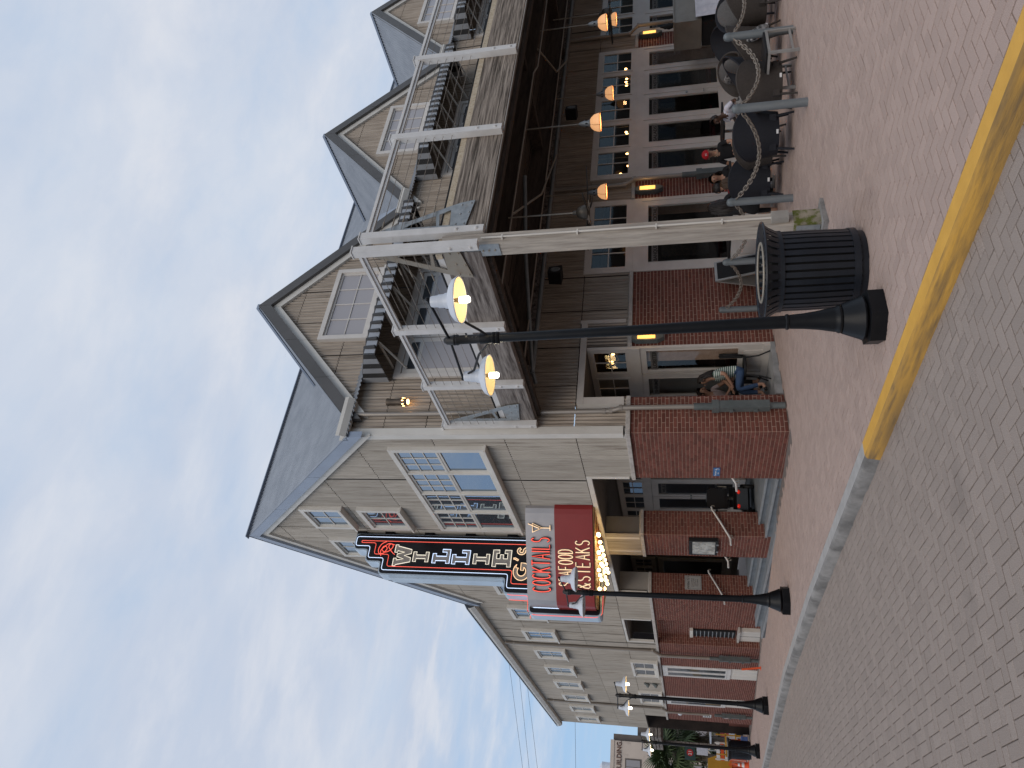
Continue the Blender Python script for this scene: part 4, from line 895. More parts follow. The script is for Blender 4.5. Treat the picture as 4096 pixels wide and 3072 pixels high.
def strokes(txt, s0, s1, z0, z1, tube, back, off=.03, r=.010, bw=.03, dbl=False, space=.28, tw=1.0):
    ws = {'I': .25, '&': .8, '#': .75}; tot = sum(ws.get(c, .75) for c in txt) + space * (len(txt) - 1); k = (s1 - s0) / tot; s = s0
    for c in txt:
        w = ws.get(c, .75) * k; bm_, tm = MB(), MB()
        for st_ in SF[c]:
            pts = [(s + (u if c != 'I' else .5) * w, z0 + v * (z1 - z0)) for u, v in st_]
            P3 = lambda q, o: FA + FD * q[0] + FN * o + V3((0, 0, q[1]))
            for a, b in zip(pts, pts[1:]): bm_.bar(P3(a, .010), P3(b, .010), bw, .012, up=tuple(FN))
            tm.tube([P3(q, off) for q in pts], r, 6)
            if dbl: tm.tube([P3((q[0] + .028, q[1] + .006), off) for q in pts], r * .8, 6)
        b_ = sb(bm_, 'letter', back); b_['label'] = 'letter ' + c if c != '#' else 'martini glass'
        sb(tm, 'letter_neon', tube); s += w + space * k
FA = FA + FN * .0 + FD * .0
strokes('COCKTAILS', .06, 1.22, 4.54, 4.93, m_nr, m_signk, r=.010, bw=.045, space=.26)
strokes('#', 1.33, 1.52, 4.52, 4.90, m_nc, m_signk, r=.008, bw=.02)
strokes('SEAFOOD', .20, .98, 4.05, 4.36, m_nc, m_letter, r=.008, bw=.035, space=.30)
strokes('&STEAKS', .16, 1.18, 3.69, 3.99, m_nc, m_letter, r=.008, bw=.035, space=.30)
# ================================================================ STREET LAMPS
def street_lamp(lit):
    t = link('street_lamp', None)
    MB().lathe([(.262, 0), (.262, .13)], (0, 0, 0), 6).build('plinth', m_blk, t)
    MB().lathe([(.20, .15), (.205, .165), (.195, .18), (.135, .33)], (0, 0, 0), 12).build('base_skirt', m_blk, t, smooth=30)
    MB().lathe([(.12, .33), (.128, .345), (.128, .36), (.115, .375), (.112, .40), (.088, .52), (.072, .65), (.064, .78)], (0, 0, 0), 20).build('base_bell', m_blk, t, smooth=50)
    MB().lathe([(.064, .775), (.073, .785), (.073, .80), (.062, .81)], (0, 0, 0), 16).build('collar', m_blk, t, smooth=True)
    MB().lathe([(.060, .8), (.050, 2.2), (.045, 3.50)], (0, 0, 0), 20).build('pole', m_blk, t, smooth=True)
    MB().lathe([(.05, 3.50), (.062, 3.51), (.062, 3.535), (.052, 3.54), (.062, 3.55), (.062, 3.575), (.05, 3.58), (.058, 3.62), (.056, 3.70)], (0, 0, 0), 16).build('collar', m_blk, t, smooth=50)
    MB().lathe([(.048, 3.70), (.046, 3.92), (.056, 3.935), (.056, 3.95), (.048, 3.955), (.056, 3.965), (.056, 3.98), (.050, 3.99), (.045, 4.05), (.025, 4.08), (.0, 4.085)], (0, 0, 0), 16, cap=False).build('pole_top', m_blkp, t, smooth=50)
    for s in (-1, 1):
        e = .60 if s < 0 else .64
        a = MB().tube([(0, s * .03, 4.02), (0, s * (e + .02), 4.06)], .014, 8).build('arm', m_blk, t, smooth=True); MB().ball((0, s * (e + .04), 4.062), .022).build('finial', m_blk, a, smooth=True)
        MB().tube([(0, s * (e - .05), 3.98), (0, s * (e - .11), 3.90), (0, s * .26, 3.78), (0, s * .14, 3.68), (0, s * .05, 3.62)], .013, 8).build('brace', m_blkp, t, smooth=True)
        c = (0, s * e, 0)
        sh = MB().lathe([(.0, 4.035), (.05, 4.035), (.055, 4.02), (.057, 3.965), (.064, 3.96), (.066, 3.90), (.074, 3.895), (.078, 3.86), (.11, 3.84), (.16, 3.828), (.20, 3.80), (.220, 3.76), (.226, 3.757), (.226, 3.747), (.218, 3.747), (.195, 3.785), (.15, 3.815), (.08, 3.832), (.0, 3.835)], c, 28, cap=False).build('shade', m_enam, t, smooth=40)
        MB().lathe([(.214, 3.749), (.192, 3.780), (.148, 3.810), (.08, 3.826), (.001, 3.829)], c, 28, cap=False).build('reflector', m_shin if lit else m_enam, sh, smooth=True)
        MB().lathe([(.016, 3.83), (.022, 3.78), (.028, 3.76)], c, 10).build('socket', m_galvr, sh)
        if lit:
            MB().lathe([(.03, 3.755), (.032, 3.745), (.032, 3.665), (.024, 3.655)], c, 10).build('led_bulb', m_cob, sh)
    return t
L1 = street_lamp(True); L1.location = (-2.185, -5.70, .0)
L2 = street_lamp(False); L2.location = (-2.05, 2.45, gz(-2, 2.45)); L2.rotation_euler = (0, 0, R(4))
L1.rotation_euler = (R(-.4), R(-.85), 0)
tag(L1, 'nearest black twin-arm street lamp beside the litter bin, both bulbs lit', 'street lamp', 'street lamps along the kerb')
tag(L2, 'unlit black twin-arm street lamp in front of the entrance steps', 'street lamp', 'street lamps along the kerb')
L3 = copy_tree(L1); L3.rotation_euler = (0, 0, 0); L3.location = (-2.1, 10.9, gz(-2, 10.9)); tag(L3, 'lit street lamp before the brick piers with an orange strip at its foot', 'street lamp'); L3.rotation_euler = (0, 0, R(18))
L4 = copy_tree(L1); L4.location = (-2.1, 18.2, gz(-2, 18.2)); tag(L4, 'farthest lit black street lamp beside the far litter bin and palms', 'street lamp'); L4.rotation_euler = (0, 0, R(15))
for (x, y, z) in ((-2.15, -6.18, 3.60), (-2.15, -5.26, 3.60), (-2.1, 10.5, 3.3), (-2.1, 11.3, 3.3), (-2.1, 17.8, 3.1), (-2.1, 18.6, 3.1)): lamp(x, y, z, 1.6, (1, .86, .62), .04)
# ================================================================ BOLLARDS AND CHAINS
BP = [(5.35, -5.05), (3.50, -5.05), (1.93, -5.0), (1.98, -3.35), (2.12, -1.92), (2.35, -.42)]
BH0 = .93
bl = ['galvanised bollard at the right edge of the picture, last of the front chain', 'galvanised bollard beside the small white side table', 'galvanised bollard in front of the grey-cushioned chair facing away', 'galvanised bollard just right of the timber post', 'galvanised bollard behind the litter bin, before the banquet window', 'galvanised bollard against the broad brick pier by the lamp pole']
b0 = None
for (x, y), lb in zip(BP, bl):
    if b0 is None:
        t = b0 = link('bollard', None); MB().lathe([(.056, -.05), (.056, .84)], (0, 0, 0), 20).build('pipe', m_boll, t, smooth=40)
        MB().lathe([(.060, .84), (.060, .872), (.056, .875), (.056, .885), (.052, .905), (.036, .925), (.0, .935)], (0, 0, 0), 20, cap=False).build('cap', m_boll, t, smooth=50)
        MB().tube([(.052, 0, .80), (.075, 0, .81), (.085, 0, .79), (.075, 0, .77), (.052, 0, .78)], .006, 6).build('chain_eye', m_chain, t)
    else: t = copy_tree(b0)
    t.location = (x, y, gz(x, y)); tag(t, lb, 'bollard', 'bollards round the patio')
lk = MB().tube([((.038) * math.cos(a) + (.012 if math.cos(a) > 0 else -.012), .026 * math.sin(a), 0) for a in [2 * math.pi * i / 12 for i in range(12)]], .0085, 6, closed=True).build('chain_link', m_chain, None, smooth=True); lkd = lk.data; bpy.data.objects.remove(lk)
cl = ['chain running off the right edge from the side table bollard', 'chain sagging in front of the cushioned wicker chairs', 'chain sagging past the man in the red cap', 'chain passing behind the timber post', 'rusty chain sagging before the broad brick pier']
for i, lb in enumerate(cl):
    a, b = BP[i], BP[i + 1]; pa = V3((a[0], a[1], gz(*a) + .79)); pb = V3((b[0], b[1], gz(*b) + .79)); d = (pb - pa); d.normalize(); pa += d * .07; pb -= d * .07
    sag = .26 if i in (1, 2) else .2; t = thing('chain', tuple(pa), 0, lb, 'chain', 'chains between the bollards'); ln = (pb - pa).length * 1.08; n = int(ln / .060); pts = [pa.lerp(pb, k / n) - V3((0, 0, sag * 4 * (k / n) * (1 - k / n))) for k in range(n + 1)]
    for k in range(n):
        o = link('chain_link', lkd, t); c = (pts[k] + pts[k + 1]) / 2; dd = (pts[k + 1] - pts[k]).normalized()
        o.matrix_local = Matrix.Translation(c - pa) @ dd.to_track_quat('X', 'Z').to_matrix().to_4x4() @ Matrix.Rotation(R(90 * (k % 2) + 35), 4, 'X')
# ================================================================ LITTER BINS
def litter_bin():
    t = link('litter_bin', None); sm = None
    for i in range(34):
        a = 2 * math.pi * i / 34
        if sm is None:
            mb = MB(); pr = [(.305, .06), (.315, .5), (.315, .74), (.325, .80), (.355, .87), (.385, .92)]; w = [.040, .040, .040, .041, .045, .048]
            for k, ((r, z), ww) in enumerate(zip(pr, w)):
                for dr in (0, -.006):
                    for s in (-1, 1): mb.v.append((r + dr, s * ww / 2, z))
            for k in range(len(pr) - 1):
                q = 4 * k; mb.f += [(q, q + 1, q + 5, q + 4), (q + 2, q + 6, q + 7, q + 3), (q, q + 4, q + 6, q + 2), (q + 1, q + 3, q + 7, q + 5)]; mb.r += [0] * 4
            o = mb.build('slat', m_navy, t); sm = o.data
        else: o = link('slat', sm, t)
        o.rotation_euler = (0, 0, a)
    tm = None
    for i in range(34):
        a = 2 * math.pi * i / 34
        if tm is None: o = MB().box((.235, -.017, .925), (.388, .017, .931)).build('lid_slat', m_navy, t); tm = o.data
        else: o = link('lid_slat', tm, t)
        o.rotation_euler = (0, 0, a)
    def ring(n, r, z0, z1, w=.008): MB().lathe([(r, z0), (r + w, z0), (r + w, z1), (r, z1), (r, z0)], (0, 0, 0), 40, cap=False).build(n, m_navy, t, smooth=40)
    ring('band', .316, .755, .815); ring('band', .306, .07, .13); ring('foot_ring', .26, -.0, .06, .03)
    c = [(.392 * math.cos(2 * math.pi * k / 40), .392 * math.sin(2 * math.pi * k / 40), .928) for k in range(40)]; MB().tube(c, .014, 8, closed=True).build('rim', m_navy, t, smooth=True)
    c = [(.235 * math.cos(2 * math.pi * k / 32), .235 * math.sin(2 * math.pi * k / 32), .935) for k in range(32)]; MB().tube(c, .012, 8, closed=True).build('lid_ring', m_galvr, t, smooth=True)
    MB().lathe([(.255, .07), (.262, .86), (.245, .87), (.235, .3)], (0, 0, 0), 28).build('liner', m_dark, t, smooth=40)
    return t
T1 = litter_bin(); T1.location = (-1.33, -5.42, gz(-1.4, -5.4)); T1.scale = (1.26, 1.26, 1.0); tag(T1, 'near dark slatted litter bin with flared rim beside the lamp base', 'litter bin', 'slatted litter bins')
T2 = copy_tree(T1); T2.location = (-.75, 27.0, gz(-.4, 27)); T2.scale = (1.26, 1.26, 1.08); tag(T2, 'far dark slatted litter bin by the timber porch', 'litter bin')
# ================================================================ LANTERNS, BOARDS AND FITTINGS ON THE WALLS
def wall_lantern(x, y, z, lb):
    t = thing('wall_lantern', (x, y, z), 0, lb, 'wall lantern', 'pointed wall lanterns on the brick')
    MB().prism([[(-.085, .10), (-.085, .50), (-.03, .58), (.03, .58), (.085, .50), (.085, .10), (.02, -.02), (-.02, -.02)]], lambda u, v, q: (u, q, v), -.12, 0).build('housing', m_cast, t)
    box('amber_pane', (-.055, -.126, .14), (.055, -.1215, .47), m_orange, t)
    lamp(x - .02, y - .25, z + .3, 1.2, (1, .6, .25), .06); return t
wall_lantern(2.03, -.012, 2.06, 'pointed wall lantern with lit amber panel above the broad brick pier behind the lamp pole')
wall_lantern(6.14, -.012, 2.06, 'pointed wall lantern with lit amber panel on the narrow brick pier above the seated group')
wall_lantern(12.16, -.012, 2.04, 'pointed wall lantern with lit amber panel near the top edge beside the steel cabinet')
t = thing('bronze_wall_light', (.67, -.03, 6.83), 0, 'bronze cylinder wall light glowing orange at its foot beneath the gutter', 'wall light')
MB().lathe([(.055, 0), (.075, .08), (.06, .2), (.062, .34), (.075, .40), (.07, .42)], (0, -.08, .04), 16).build('shade', mat('bronze_light_metal', (.13, .10, .075), rough=.5, metal=.5), t, smooth=50)
for k in range(7): a = 2 * math.pi * k / 7; box('glow_slot', (.078 * math.cos(a) - .006, -.08 + .078 * math.sin(a) - .006, .10), (.078 * math.cos(a) + .006, -.08 + .078 * math.sin(a) + .006, .135), m_glow, t)
MB().lathe([(.05, 0), (.05, .03)], (0, -.08, .02), 12).build('bulb', m_glow, t); box('mount', (-.03, -.03, .1), (.03, .03, .3), m_galvr, t)
t = thing('menu_board', (0, 4.95, 1.04), 0, 'black framed case holding a sheet of crumpled clear plastic on the middle pier', 'notice case')
box('case', (-.09, -.41, 0), (-.008, .41, .62), m_dark, t); box('sheet', (-.094, -.35, .05), (-.0905, .35, .54), mat('pale_menu_paper', (.50, .50, .46), (.30, .30, .28), rough=.35, scale=7, bump=.5, bscale=9, bdist=.02, lo=.42, hi=.55), t)
for y in (-.2, .2): box('hinge', (-.1, y - .02, -.02), (-.02, y + .02, .03), m_galv, t)
t = thing('entrance_notice', (0, 1.43, 1.08), 0, 'small blue accessible-entrance notice on the corner brick pier', 'notice')
m_bl = mat('blue_sign_vinyl', (.03, .15, .38), rough=.4, bump=0); m_wt = mat('white_sign_print', (.8, .8, .8), rough=.5, bump=0)
box('board', (-.014, -.16, 0), (-.0065, .16, .12), m_bl, t)
for k, (b_, sz, dy, dz) in enumerate((('Entrance', .05, .05, .065), ('ramp', .035, .05, .022))):
    q = text(b_, sz, m_wt, 'lettering', t); q.matrix_local = Matrix(((0, 0, -1, -.0155), (-1, 0, 0, dy), (0, 1, 0, dz), (0, 0, 0, 1)))
MB().tube([(-.0175, -.10 + .03 * math.cos(a), .045 + .03 * math.sin(a)) for a in [R(20 + 27 * k) for k in range(11)]], .004, 5).build('symbol_wheel', m_wt, t); MB().tube([(-.0175, -.095, .10), (-.0175, -.095, .06), (-.0175, -.125, .055), (-.0175, -.135, .025)], .004, 5).build('symbol_figure', m_wt, t)
t = thing('entrance_plaque', (.33, 8.392, 1.34), 0, 'pale grey metal plaque with script heading on the side of the far entrance pier', 'plaque')
box('plate', (-.19, -.012, 0), (.19, -.002, .43), mat('pale_grey_plaque', (.42, .41, .40), rough=.5, bump=.02), t); m_ink = mat('dark_grey_print', (.06, .06, .065), rough=.6, bump=0)
for b_, sz, dz in (("Willie G's", .09, .31), ('Are you located', .035, .235), ('This is our other', .035, .185), ('at 2 hours of', .035, .135), ('Free docking', .035, .085)):
    q = text(b_, sz, m_ink, 'lettering', t); q.matrix_local = Matrix(((1, 0, 0, 0), (0, 0, -1, -.0135), (0, 1, 0, dz), (0, 0, 0, 1)))
MB().tube([(-.17, -.0135, .02), (.17, -.0135, .02), (.17, -.0135, .41), (-.17, -.0135, .41)], .002, 4, closed=True).build('border', m_ink, t)
# signs and camera on the far brick pier
t = thing('parking_notice', (0, 23.9, .6), 0, 'white parking notice on the last brick pier beside the far downpipe', 'notice'); box('board', (-.016, -.3, .2), (-.0065, .3, .55), mat('white_notice', (.6, .62, .62), rough=.5), t)
for k in range(3): box('print_line', (-.0185, -.22, .26 + .09 * k), (-.017, .22, .295 + .09 * k), m_ink, t)
t = thing('warning_notice', (0, 23.9, -.1), 0, 'small red and white warning notice below the parking notice', 'notice'); box('board', (-.016, -.25, .2), (-.0065, .25, .36), m_wt, t)
for k in range(2): box('print_line', (-.0185, -.2, .225 + .06 * k), (-.017, .2, .25 + .06 * k), mat('red_print', (.5, .03, .03), rough=.5, bump=0), t)
t = thing('bulkhead_light', (0, 23.6, 2.1), 0, 'round white bulkhead light high on the last brick pier', 'wall light'); MB().ball((-.05, 0, 0), .1, 14, 8, (.8, 1, 1)).build('globe', m_enam, t, smooth=True); MB().lathe([(.11, 0), (.11, .04)], (0, 0, 0), 16, Matrix.Rotation(R(-90), 4, 'Y')).build('base', m_cast, t)
for i, z in enumerate((3.05, 3.35)):
    t = thing('flood_light', (-.03, 18.5, z), 0, ('lower' if i == 0 else 'upper') + ' of two small dark flood lights between the low windows', 'flood light', None); MB().lathe([(.04, 0), (.055, .1), (.075, .13), (.08, .2)], (0, 0, 0), 12, Matrix.Rotation(R(-150), 4, 'Y')).build('head', m_cast, t); MB().tube([(0, 0, 0), (.03, 0, .02)], .02).build('arm', m_cast, t)
# ================================================================ PENDANTS, FAN, SPEAKERS
m_amber = mat('amber_glass_shade', (.9, .52, .28), (.8, .42, .2), rough=.4, bump=0, em=(1, .50, .22), ems=.62, scale=9)
pl = ['nearest amber dome pendant, hanging in front of the second shop window', 'larger amber dome pendant at the top edge with another just behind it', 'amber dome pendant beside the ceiling fan blades', 'smaller amber dome pendant tucked behind another near the top edge', 'amber dome pendant hanging in front of the five-door shopfront']
def pendant():
    t = link('pendant_lamp', None)
    MB().tube([(0, 0, .30), (0, 0, 1.30)], .012, 8).build('stem', m_galvr, t); MB().lathe([(.02, .33), (.035, .30), (.052, .24), (.055, .15), (.07, .14), (.07, .12)], (0, 0, 0), 16).build('cap', m_galv, t, smooth=40)
    for k in range(5): a = 2 * math.pi * k / 5; box('cap_slot', (.0545 * math.cos(a) - .008, .0545 * math.sin(a) - .008, .175), (.0545 * math.cos(a) + .008, .0545 * math.sin(a) + .008, .215), m_dark, t)
    MB().lathe([(.065, .13), (.10, .105), (.135, .06), (.155, 0), (.160, -.045)], (0, 0, 0), 24, cap=False).build('glass_dome', m_amber, t, smooth=True)
    c = [(.165 * math.cos(2 * math.pi * k / 28), .165 * math.sin(2 * math.pi * k / 28), -.045) for k in range(28)]; g = MB().tube(c, .006, 6, closed=True).build('rim_wire', m_dark, t)
    for k in range(4): a = 2 * math.pi * k / 4 + .4; MB().tube([(.07 * math.cos(a), .07 * math.sin(a), .13), (.142 * math.cos(a), .142 * math.sin(a), .06), (.167 * math.cos(a), .167 * math.sin(a), -.045)], .003, 4).build('guard_wire', m_dark, t)
    MB().ball((0, 0, .02), .035).build('bulb', m_glow, t, smooth=True); return t
p0 = pendant()
for i, ((x, y, z), lb) in enumerate(zip(((4.40, -3.2, 3.06), (7.53, -3.2, 3.06), (4.90, -1.2, 3.16), (11.12, -1.2, 3.14), (8.13, -1.2, 3.13)), pl)):
    t = p0 if i == 0 else copy_tree(p0); t.location = (x, y, z); tag(t, lb, 'pendant lamp', 'amber dome pendants under the balcony'); lamp(x, y, z - .08, 2.6, (1, .56, .26), .05)
def fan(x, y, z, lb, n=5):
    t = thing('ceiling_fan', (x, y, z), .45, lb, 'ceiling fan', 'ceiling fans under the balcony')
    MB().tube([(0, 0, .1), (0, 0, 1.2)], .012, 8).build('downrod', m_galvr, t); MB().lathe([(.03, .17), (.035, .12), (.09, .08), (.11, .0), (.10, -.06), (.06, -.09)], (0, 0, 0), 18).build('motor', mat('bronze_fan_metal', (.10, .085, .07), rough=.45, metal=.5), t, smooth=True)
    for k in range(n):
        T = Matrix.Rotation(2 * math.pi * k / n, 4, 'Z') @ Matrix.Rotation(R(10), 4, 'X'); b = MB().box((.18, -.06, -.075), (.68, .06, -.067), T).build('blade', m_dark, t); MB().box((.08, -.02, -.083), (.22, .02, -.076), T).build('blade_arm', m_galvr, b)
fan(1.95, -3.4, 3.15, 'dark ceiling fan hanging just right of the timber post'); fan(9.3, -2.4, 3.15, 'ceiling fan partly hidden behind the paired pendants')
for i, (x, y, z, lb) in enumerate(((3.4, -.45, 4.02, 'black loudspeaker under the balcony above the broad brick pier'), (8.6, -.45, 4.02, 'black loudspeaker under the balcony above the five-door shopfront'))):
    t = thing('loudspeaker', (x, y, z), R(20), lb, 'loudspeaker', None); MB().prism([[(-.17, 0), (.17, 0), (.12, .26), (-.12, .26)]], lambda u, v, q: (u, q, v), -.14, .12).build('cabinet', m_dark, t); box('bracket', (-.02, .0, .26), (.02, .03, .36), m_galvr, t); MB().lathe([(.10, 0), (.08, .01), (.02, .0)], (0, 0, 0), 16, Matrix.Translation((0, -.142, .12)) @ Matrix.Rotation(R(90), 4, 'X')).build('cone', m_boll, t)
# ================================================================ PATIO FURNITURE
def wicker_chair(m, cush=None, back=True, tagw=True):
    """forward is +x; barrel back wraps round -x"""
    t = link('wicker_chair', None); mb = MB(); n = 26; rows = 7
    for side in (0, 1):
        for j in range(rows + 1):
            for i in range(n + 1):
                a = R(62) + (R(298) - R(62)) * i / n; v = j / rows; c = -math.cos(a); top = .52 + .32 * max(0, (c + .25) / 1.25) ** 1.2
                z = .20 + (top - .20) * v; r = .30 + .075 * v ** 1.3 - side * .028
                mb.v.append((r * math.cos(a) * 1.0 + .02, r * 1.02 * math.sin(a), z))
    f = lambda s, j, i: s * (rows + 1) * (n + 1) + j * (n + 1) + i
    for s in (0, 1):
        for j in range(rows):
            for i in range(n): mb.f.append((f(s, j, i), f(s, j, i + 1), f(s, j + 1, i + 1), f(s, j + 1, i))); mb.r.append(0)
    for i in range(n): mb.f.append((f(0, rows, i), f(0, rows, i + 1), f(1, rows, i + 1), f(1, rows, i))); mb.f.append((f(0, 0, i), f(0, 0, i + 1), f(1, 0, i + 1), f(1, 0, i))); mb.r += [0, 0]
    for j in range(rows):
        for i in (0, n): mb.f.append((f(0, j, i), f(0, j + 1, i), f(1, j + 1, i), f(1, j, i))); mb.r.append(0)
    b = mb.build('woven_shell', m, t, smooth=60)
    c = []
    for i in range(n + 1):
        a = R(62) + (R(298) - R(62)) * i / n; c_ = -math.cos(a); top = .52 + .32 * max(0, (c_ + .25) / 1.25) ** 1.2; c.append((.361 * math.cos(a) + .02, .369 * math.sin(a), top + .004))
    MB().tube(c, .017, 7).build('rim_roll', m, b, smooth=True)
    MB().box((-.24, -.25, .24), (.30, .25, .33)).build('seat', m, t)
    for sx, sy in ((.26, .24), (.26, -.24), (-.22, .22), (-.22, -.22)): MB().tube([(sx * .9, sy, .26), (sx * 1.22, sy * 1.15, 0)], [.022, .015], 8).build('leg', m, t)
    if tagw: box('care_tag', (-.335, -.03, .22), (-.329, .03, .25), m_wt, t)
    if cush:
        s = MB(); s.ball((.03, 0, .385), 1, 18, 8, (.29, .27, .07)); s.build('seat_cushion', cush, t, smooth=True)
        if back: T = MB(); T.ball((0, 0, 0), 1, 16, 8, (.08, .24, .22)); o = T.build('back_cushion', cush, t, smooth=True); o.location = (-.21, 0, .62); o.rotation_euler = (0, R(-14), 0)
    return t
def patt_mat():
    m = mat('hexagon_pattern_cushion', (.17, .16, .155), rough=.95, bump=.2); nt = m.node_tree; t = N(nt, 'ShaderNodeTexCoord'); v = N(nt, 'ShaderNodeTexVoronoi', i_Scale=14, i_Randomness=0); r = N(nt, 'ShaderNodeValToRGB'); nt.links.new(t.outputs['Object'], v.inputs[0]); nt.links.new(v.outputs['Distance'], r.inputs[0])
    r.color_ramp.elements[0].color = (.03, .03, .032, 1); r.color_ramp.elements[0].position = .35; r.color_ramp.elements[1].color = (.26, .25, .245, 1); r.color_ramp.elements[1].position = .55; nt.links.new(r.outputs[0], nt.nodes['Principled BSDF'].inputs['Base Color']); return m
m_patt = patt_mat()
wc = {}
def chair(kind, x, y, deg, lb, s=1.0):
    if kind not in wc: t = wc[kind] = wicker_chair(*{'plain': (m_wick, None), 'dark': (m_wicn, None), 'cush': (m_wick, m_cush), 'darkc': (m_wicn, m_cush)}[kind])
    else: t = copy_tree(wc[kind])
    t.location = (x, y, gz(x, y)); t.rotation_euler = (0, 0, R(deg)); t.scale = (s, s, s); tag(t, lb, 'chair', 'wicker chairs on the patio'); return t
chair('plain', 2.86, -4.66, 55, 'brown wicker chair seen from behind between the bollards beside the small white table', .94)
chair('darkc', 2.62, -4.02, 42, 'black wicker chair with a grey cushion over its back, behind the second bollard', .98)
chair('plain', 3.12, -3.42, 50, 'brown wicker chair in front of the man in the red cap, gap beside it', .92)
chair('dark', 2.98, -2.88, 38, 'black wicker chair with its back to the street in front of the bearded man', .98)
chair('plain', 4.45, -4.25, 100, 'brown wicker chair holding the hexagon cushion, behind the first bollard', .98)
chair('darkc', 4.62, -3.62, 150, 'black wicker armchair with back cushion facing left beside the man in white', .98)
chair('cush', 5.5, -3.1, 200, 'wicker armchair with patterned cushion in front of the door with the handle', 1.0)
chair('darkc', 5.9, -4.1, 230, 'black wicker armchair at the top right edge under the folded linen', 1.05)
chair('dark', 7.2, -2.6, 190, 'far black wicker armchair below the linen by the steel cabinet', 1.05)
chair('plain', 5.15, -4.55, 75, 'brown wicker chair with splayed leg at the right edge beyond the first bollard', .98)
for (x, y, z, rz, lb) in ((4.33, -4.55, .50, 20, 'grey hexagon-pattern cushion on the chair behind the small white table'), (5.4, -3.15, .72, 60, 'grey hexagon-pattern cushion propped in the chair by the shop door'), (4.2, -3.4, .62, 100, 'hexagon-pattern cushion in the chair beside the man in white')):
    o = MB().ball((0, 0, 0), 1, 16, 8, (.23, .19, .07)).build('cushion', m_patt, None, smooth=True); o.location = (x, y, z); o.rotation_euler = (R(62), 0, R(rz)); tag(o, lb, 'cushion')
t = thing('side_table', (3.02, -4.93, gz(3, -5)), R(3), 'small square side table with a pale metal frame behind the front chain', 'side table')
box('table_top', (-.27, -.27, .40), (.27, .27, .425), m_dark, t)
for sx in (-1, 1):
    for sy in (-1, 1): box('leg', (sx * .27 - .016, sy * .27 - .016, 0), (sx * .27 + .016, sy * .27 + .016, .40), m_sky, t)
for s in (-1, 1):
    box('frame_rail', (-.25, s * .27 - .015, .365), (.25, s * .27 + .015, .398), m_sky, t); box('frame_rail', (-.25, s * .27 - .012, .07), (.25, s * .27 + .012, .095), m_sky, t); box('frame_rail', (s * .27 - .014, -.25, .366), (s * .27 + .014, .25, .397), m_sky, t)
def dining(x, y, rz, lb):
    t = thing('patio_table', (x, y, gz(x, y)), R(rz), lb, 'table', 'patio tables'); box('table_top', (-.4, -.4, .70), (.4, .4, .735), m_dark, t)
    MB().tube([(0, 0, .04), (0, 0, .70)], .03, 8).build('pedestal', m_sky, t)
    for s in ((1, 0), (0, 1)): MB().bar((-.3 * s[0], -.3 * s[1], .03), (.3 * s[0], .3 * s[1], .03), .05, .03).build('foot', m_sky, t)
dining(3.5, -2.15, 10, 'dark patio table with papers where the group in red and black sits'); dining(3.5, -1.2, 0, 'dark patio table by the banquet window behind the litter bin'); dining(5.9, -1.6, 5, 'dark patio table between the man in white and the steel cabinet')
o = MB().box((-.12, -.16, 0), (.12, .16, .006)).build('paper_menu', m_linen); o.location = (3.25, -2.35, gz(3, -2) + .737); o.rotation_euler = (0, 0, R(25)); tag(o, 'white paper menu lying on the group table edge', 'menu')
t = thing('folding_board', (3.35, -.35, gz(3, 0)), R(8), 'dark A-frame board with pale panel leaning by the banquet window', 'board')
for s, tl in ((-1, 12), (1, -12)):
    T = Matrix.Translation((0, s * .0, .95)) @ Matrix.Rotation(R(-tl), 4, 'X'); MB().box((-.28, -.012, -.96), (.28, .012, 0), T).build('frame', m_sky, t); MB().box((-.24, s * .013, -.85), (.24, s * .018, -.05), T).build('panel', m_dark, t)
t = thing('service_cabinet', (10.2, -1.5, gz(9, -2)), 0, 'brushed steel service cabinet draped with white linen at the top edge', 'cabinet')
box('body', (-.27, -.1, .98), (1.1, .6, 1.58), m_stn, t); box('worktop', (-.32, -.15, 1.58), (1.15, .65, 1.61), m_stn, t); box('lower_body', (-.22, -.02, .08), (1.05, .58, .97), m_dark, t)
for x in (-.2, 1.0):
    for y in (0, .5): MB().lathe([(.04, 0), (.04, .07)], (x, y, 0), 10).build('castor', m_dark, t)
mb = MB()
for i in range(13):
    for j in range(9):
        u, v = i / 12, j / 8; mb.v.append((.35 + u * .75, -.17 - .03 * math.sin(u * 17) * v - .02 * v, 1.18 - v * .62 + .05 * math.sin(u * 9) * v))
for i in range(12):
    for j in range(8): a = i * 9 + j; mb.f.append((a, a + 9, a + 10, a + 1)); mb.r.append(0)
o = mb.build('linen_cloth', m_linen, None, smooth=True); o.location = (9.6, -1.5, .05); tag(o, 'white folded linen hanging off the steel cabinet', 'cloth')
o = MB().lathe([(.0, 0), (.05, .01), (.075, .10), (.05, .16), (.06, .19), (.03, .24), (.015, .30), (0, .31)], (0, 0, 0), 14, cap=False).build('table_lantern', m_dark, None, smooth=50); o.location = (10.25, -1.35, 1.61 + gz(9, -2)); tag(o, 'small black lantern standing on the steel cabinet', 'lantern')
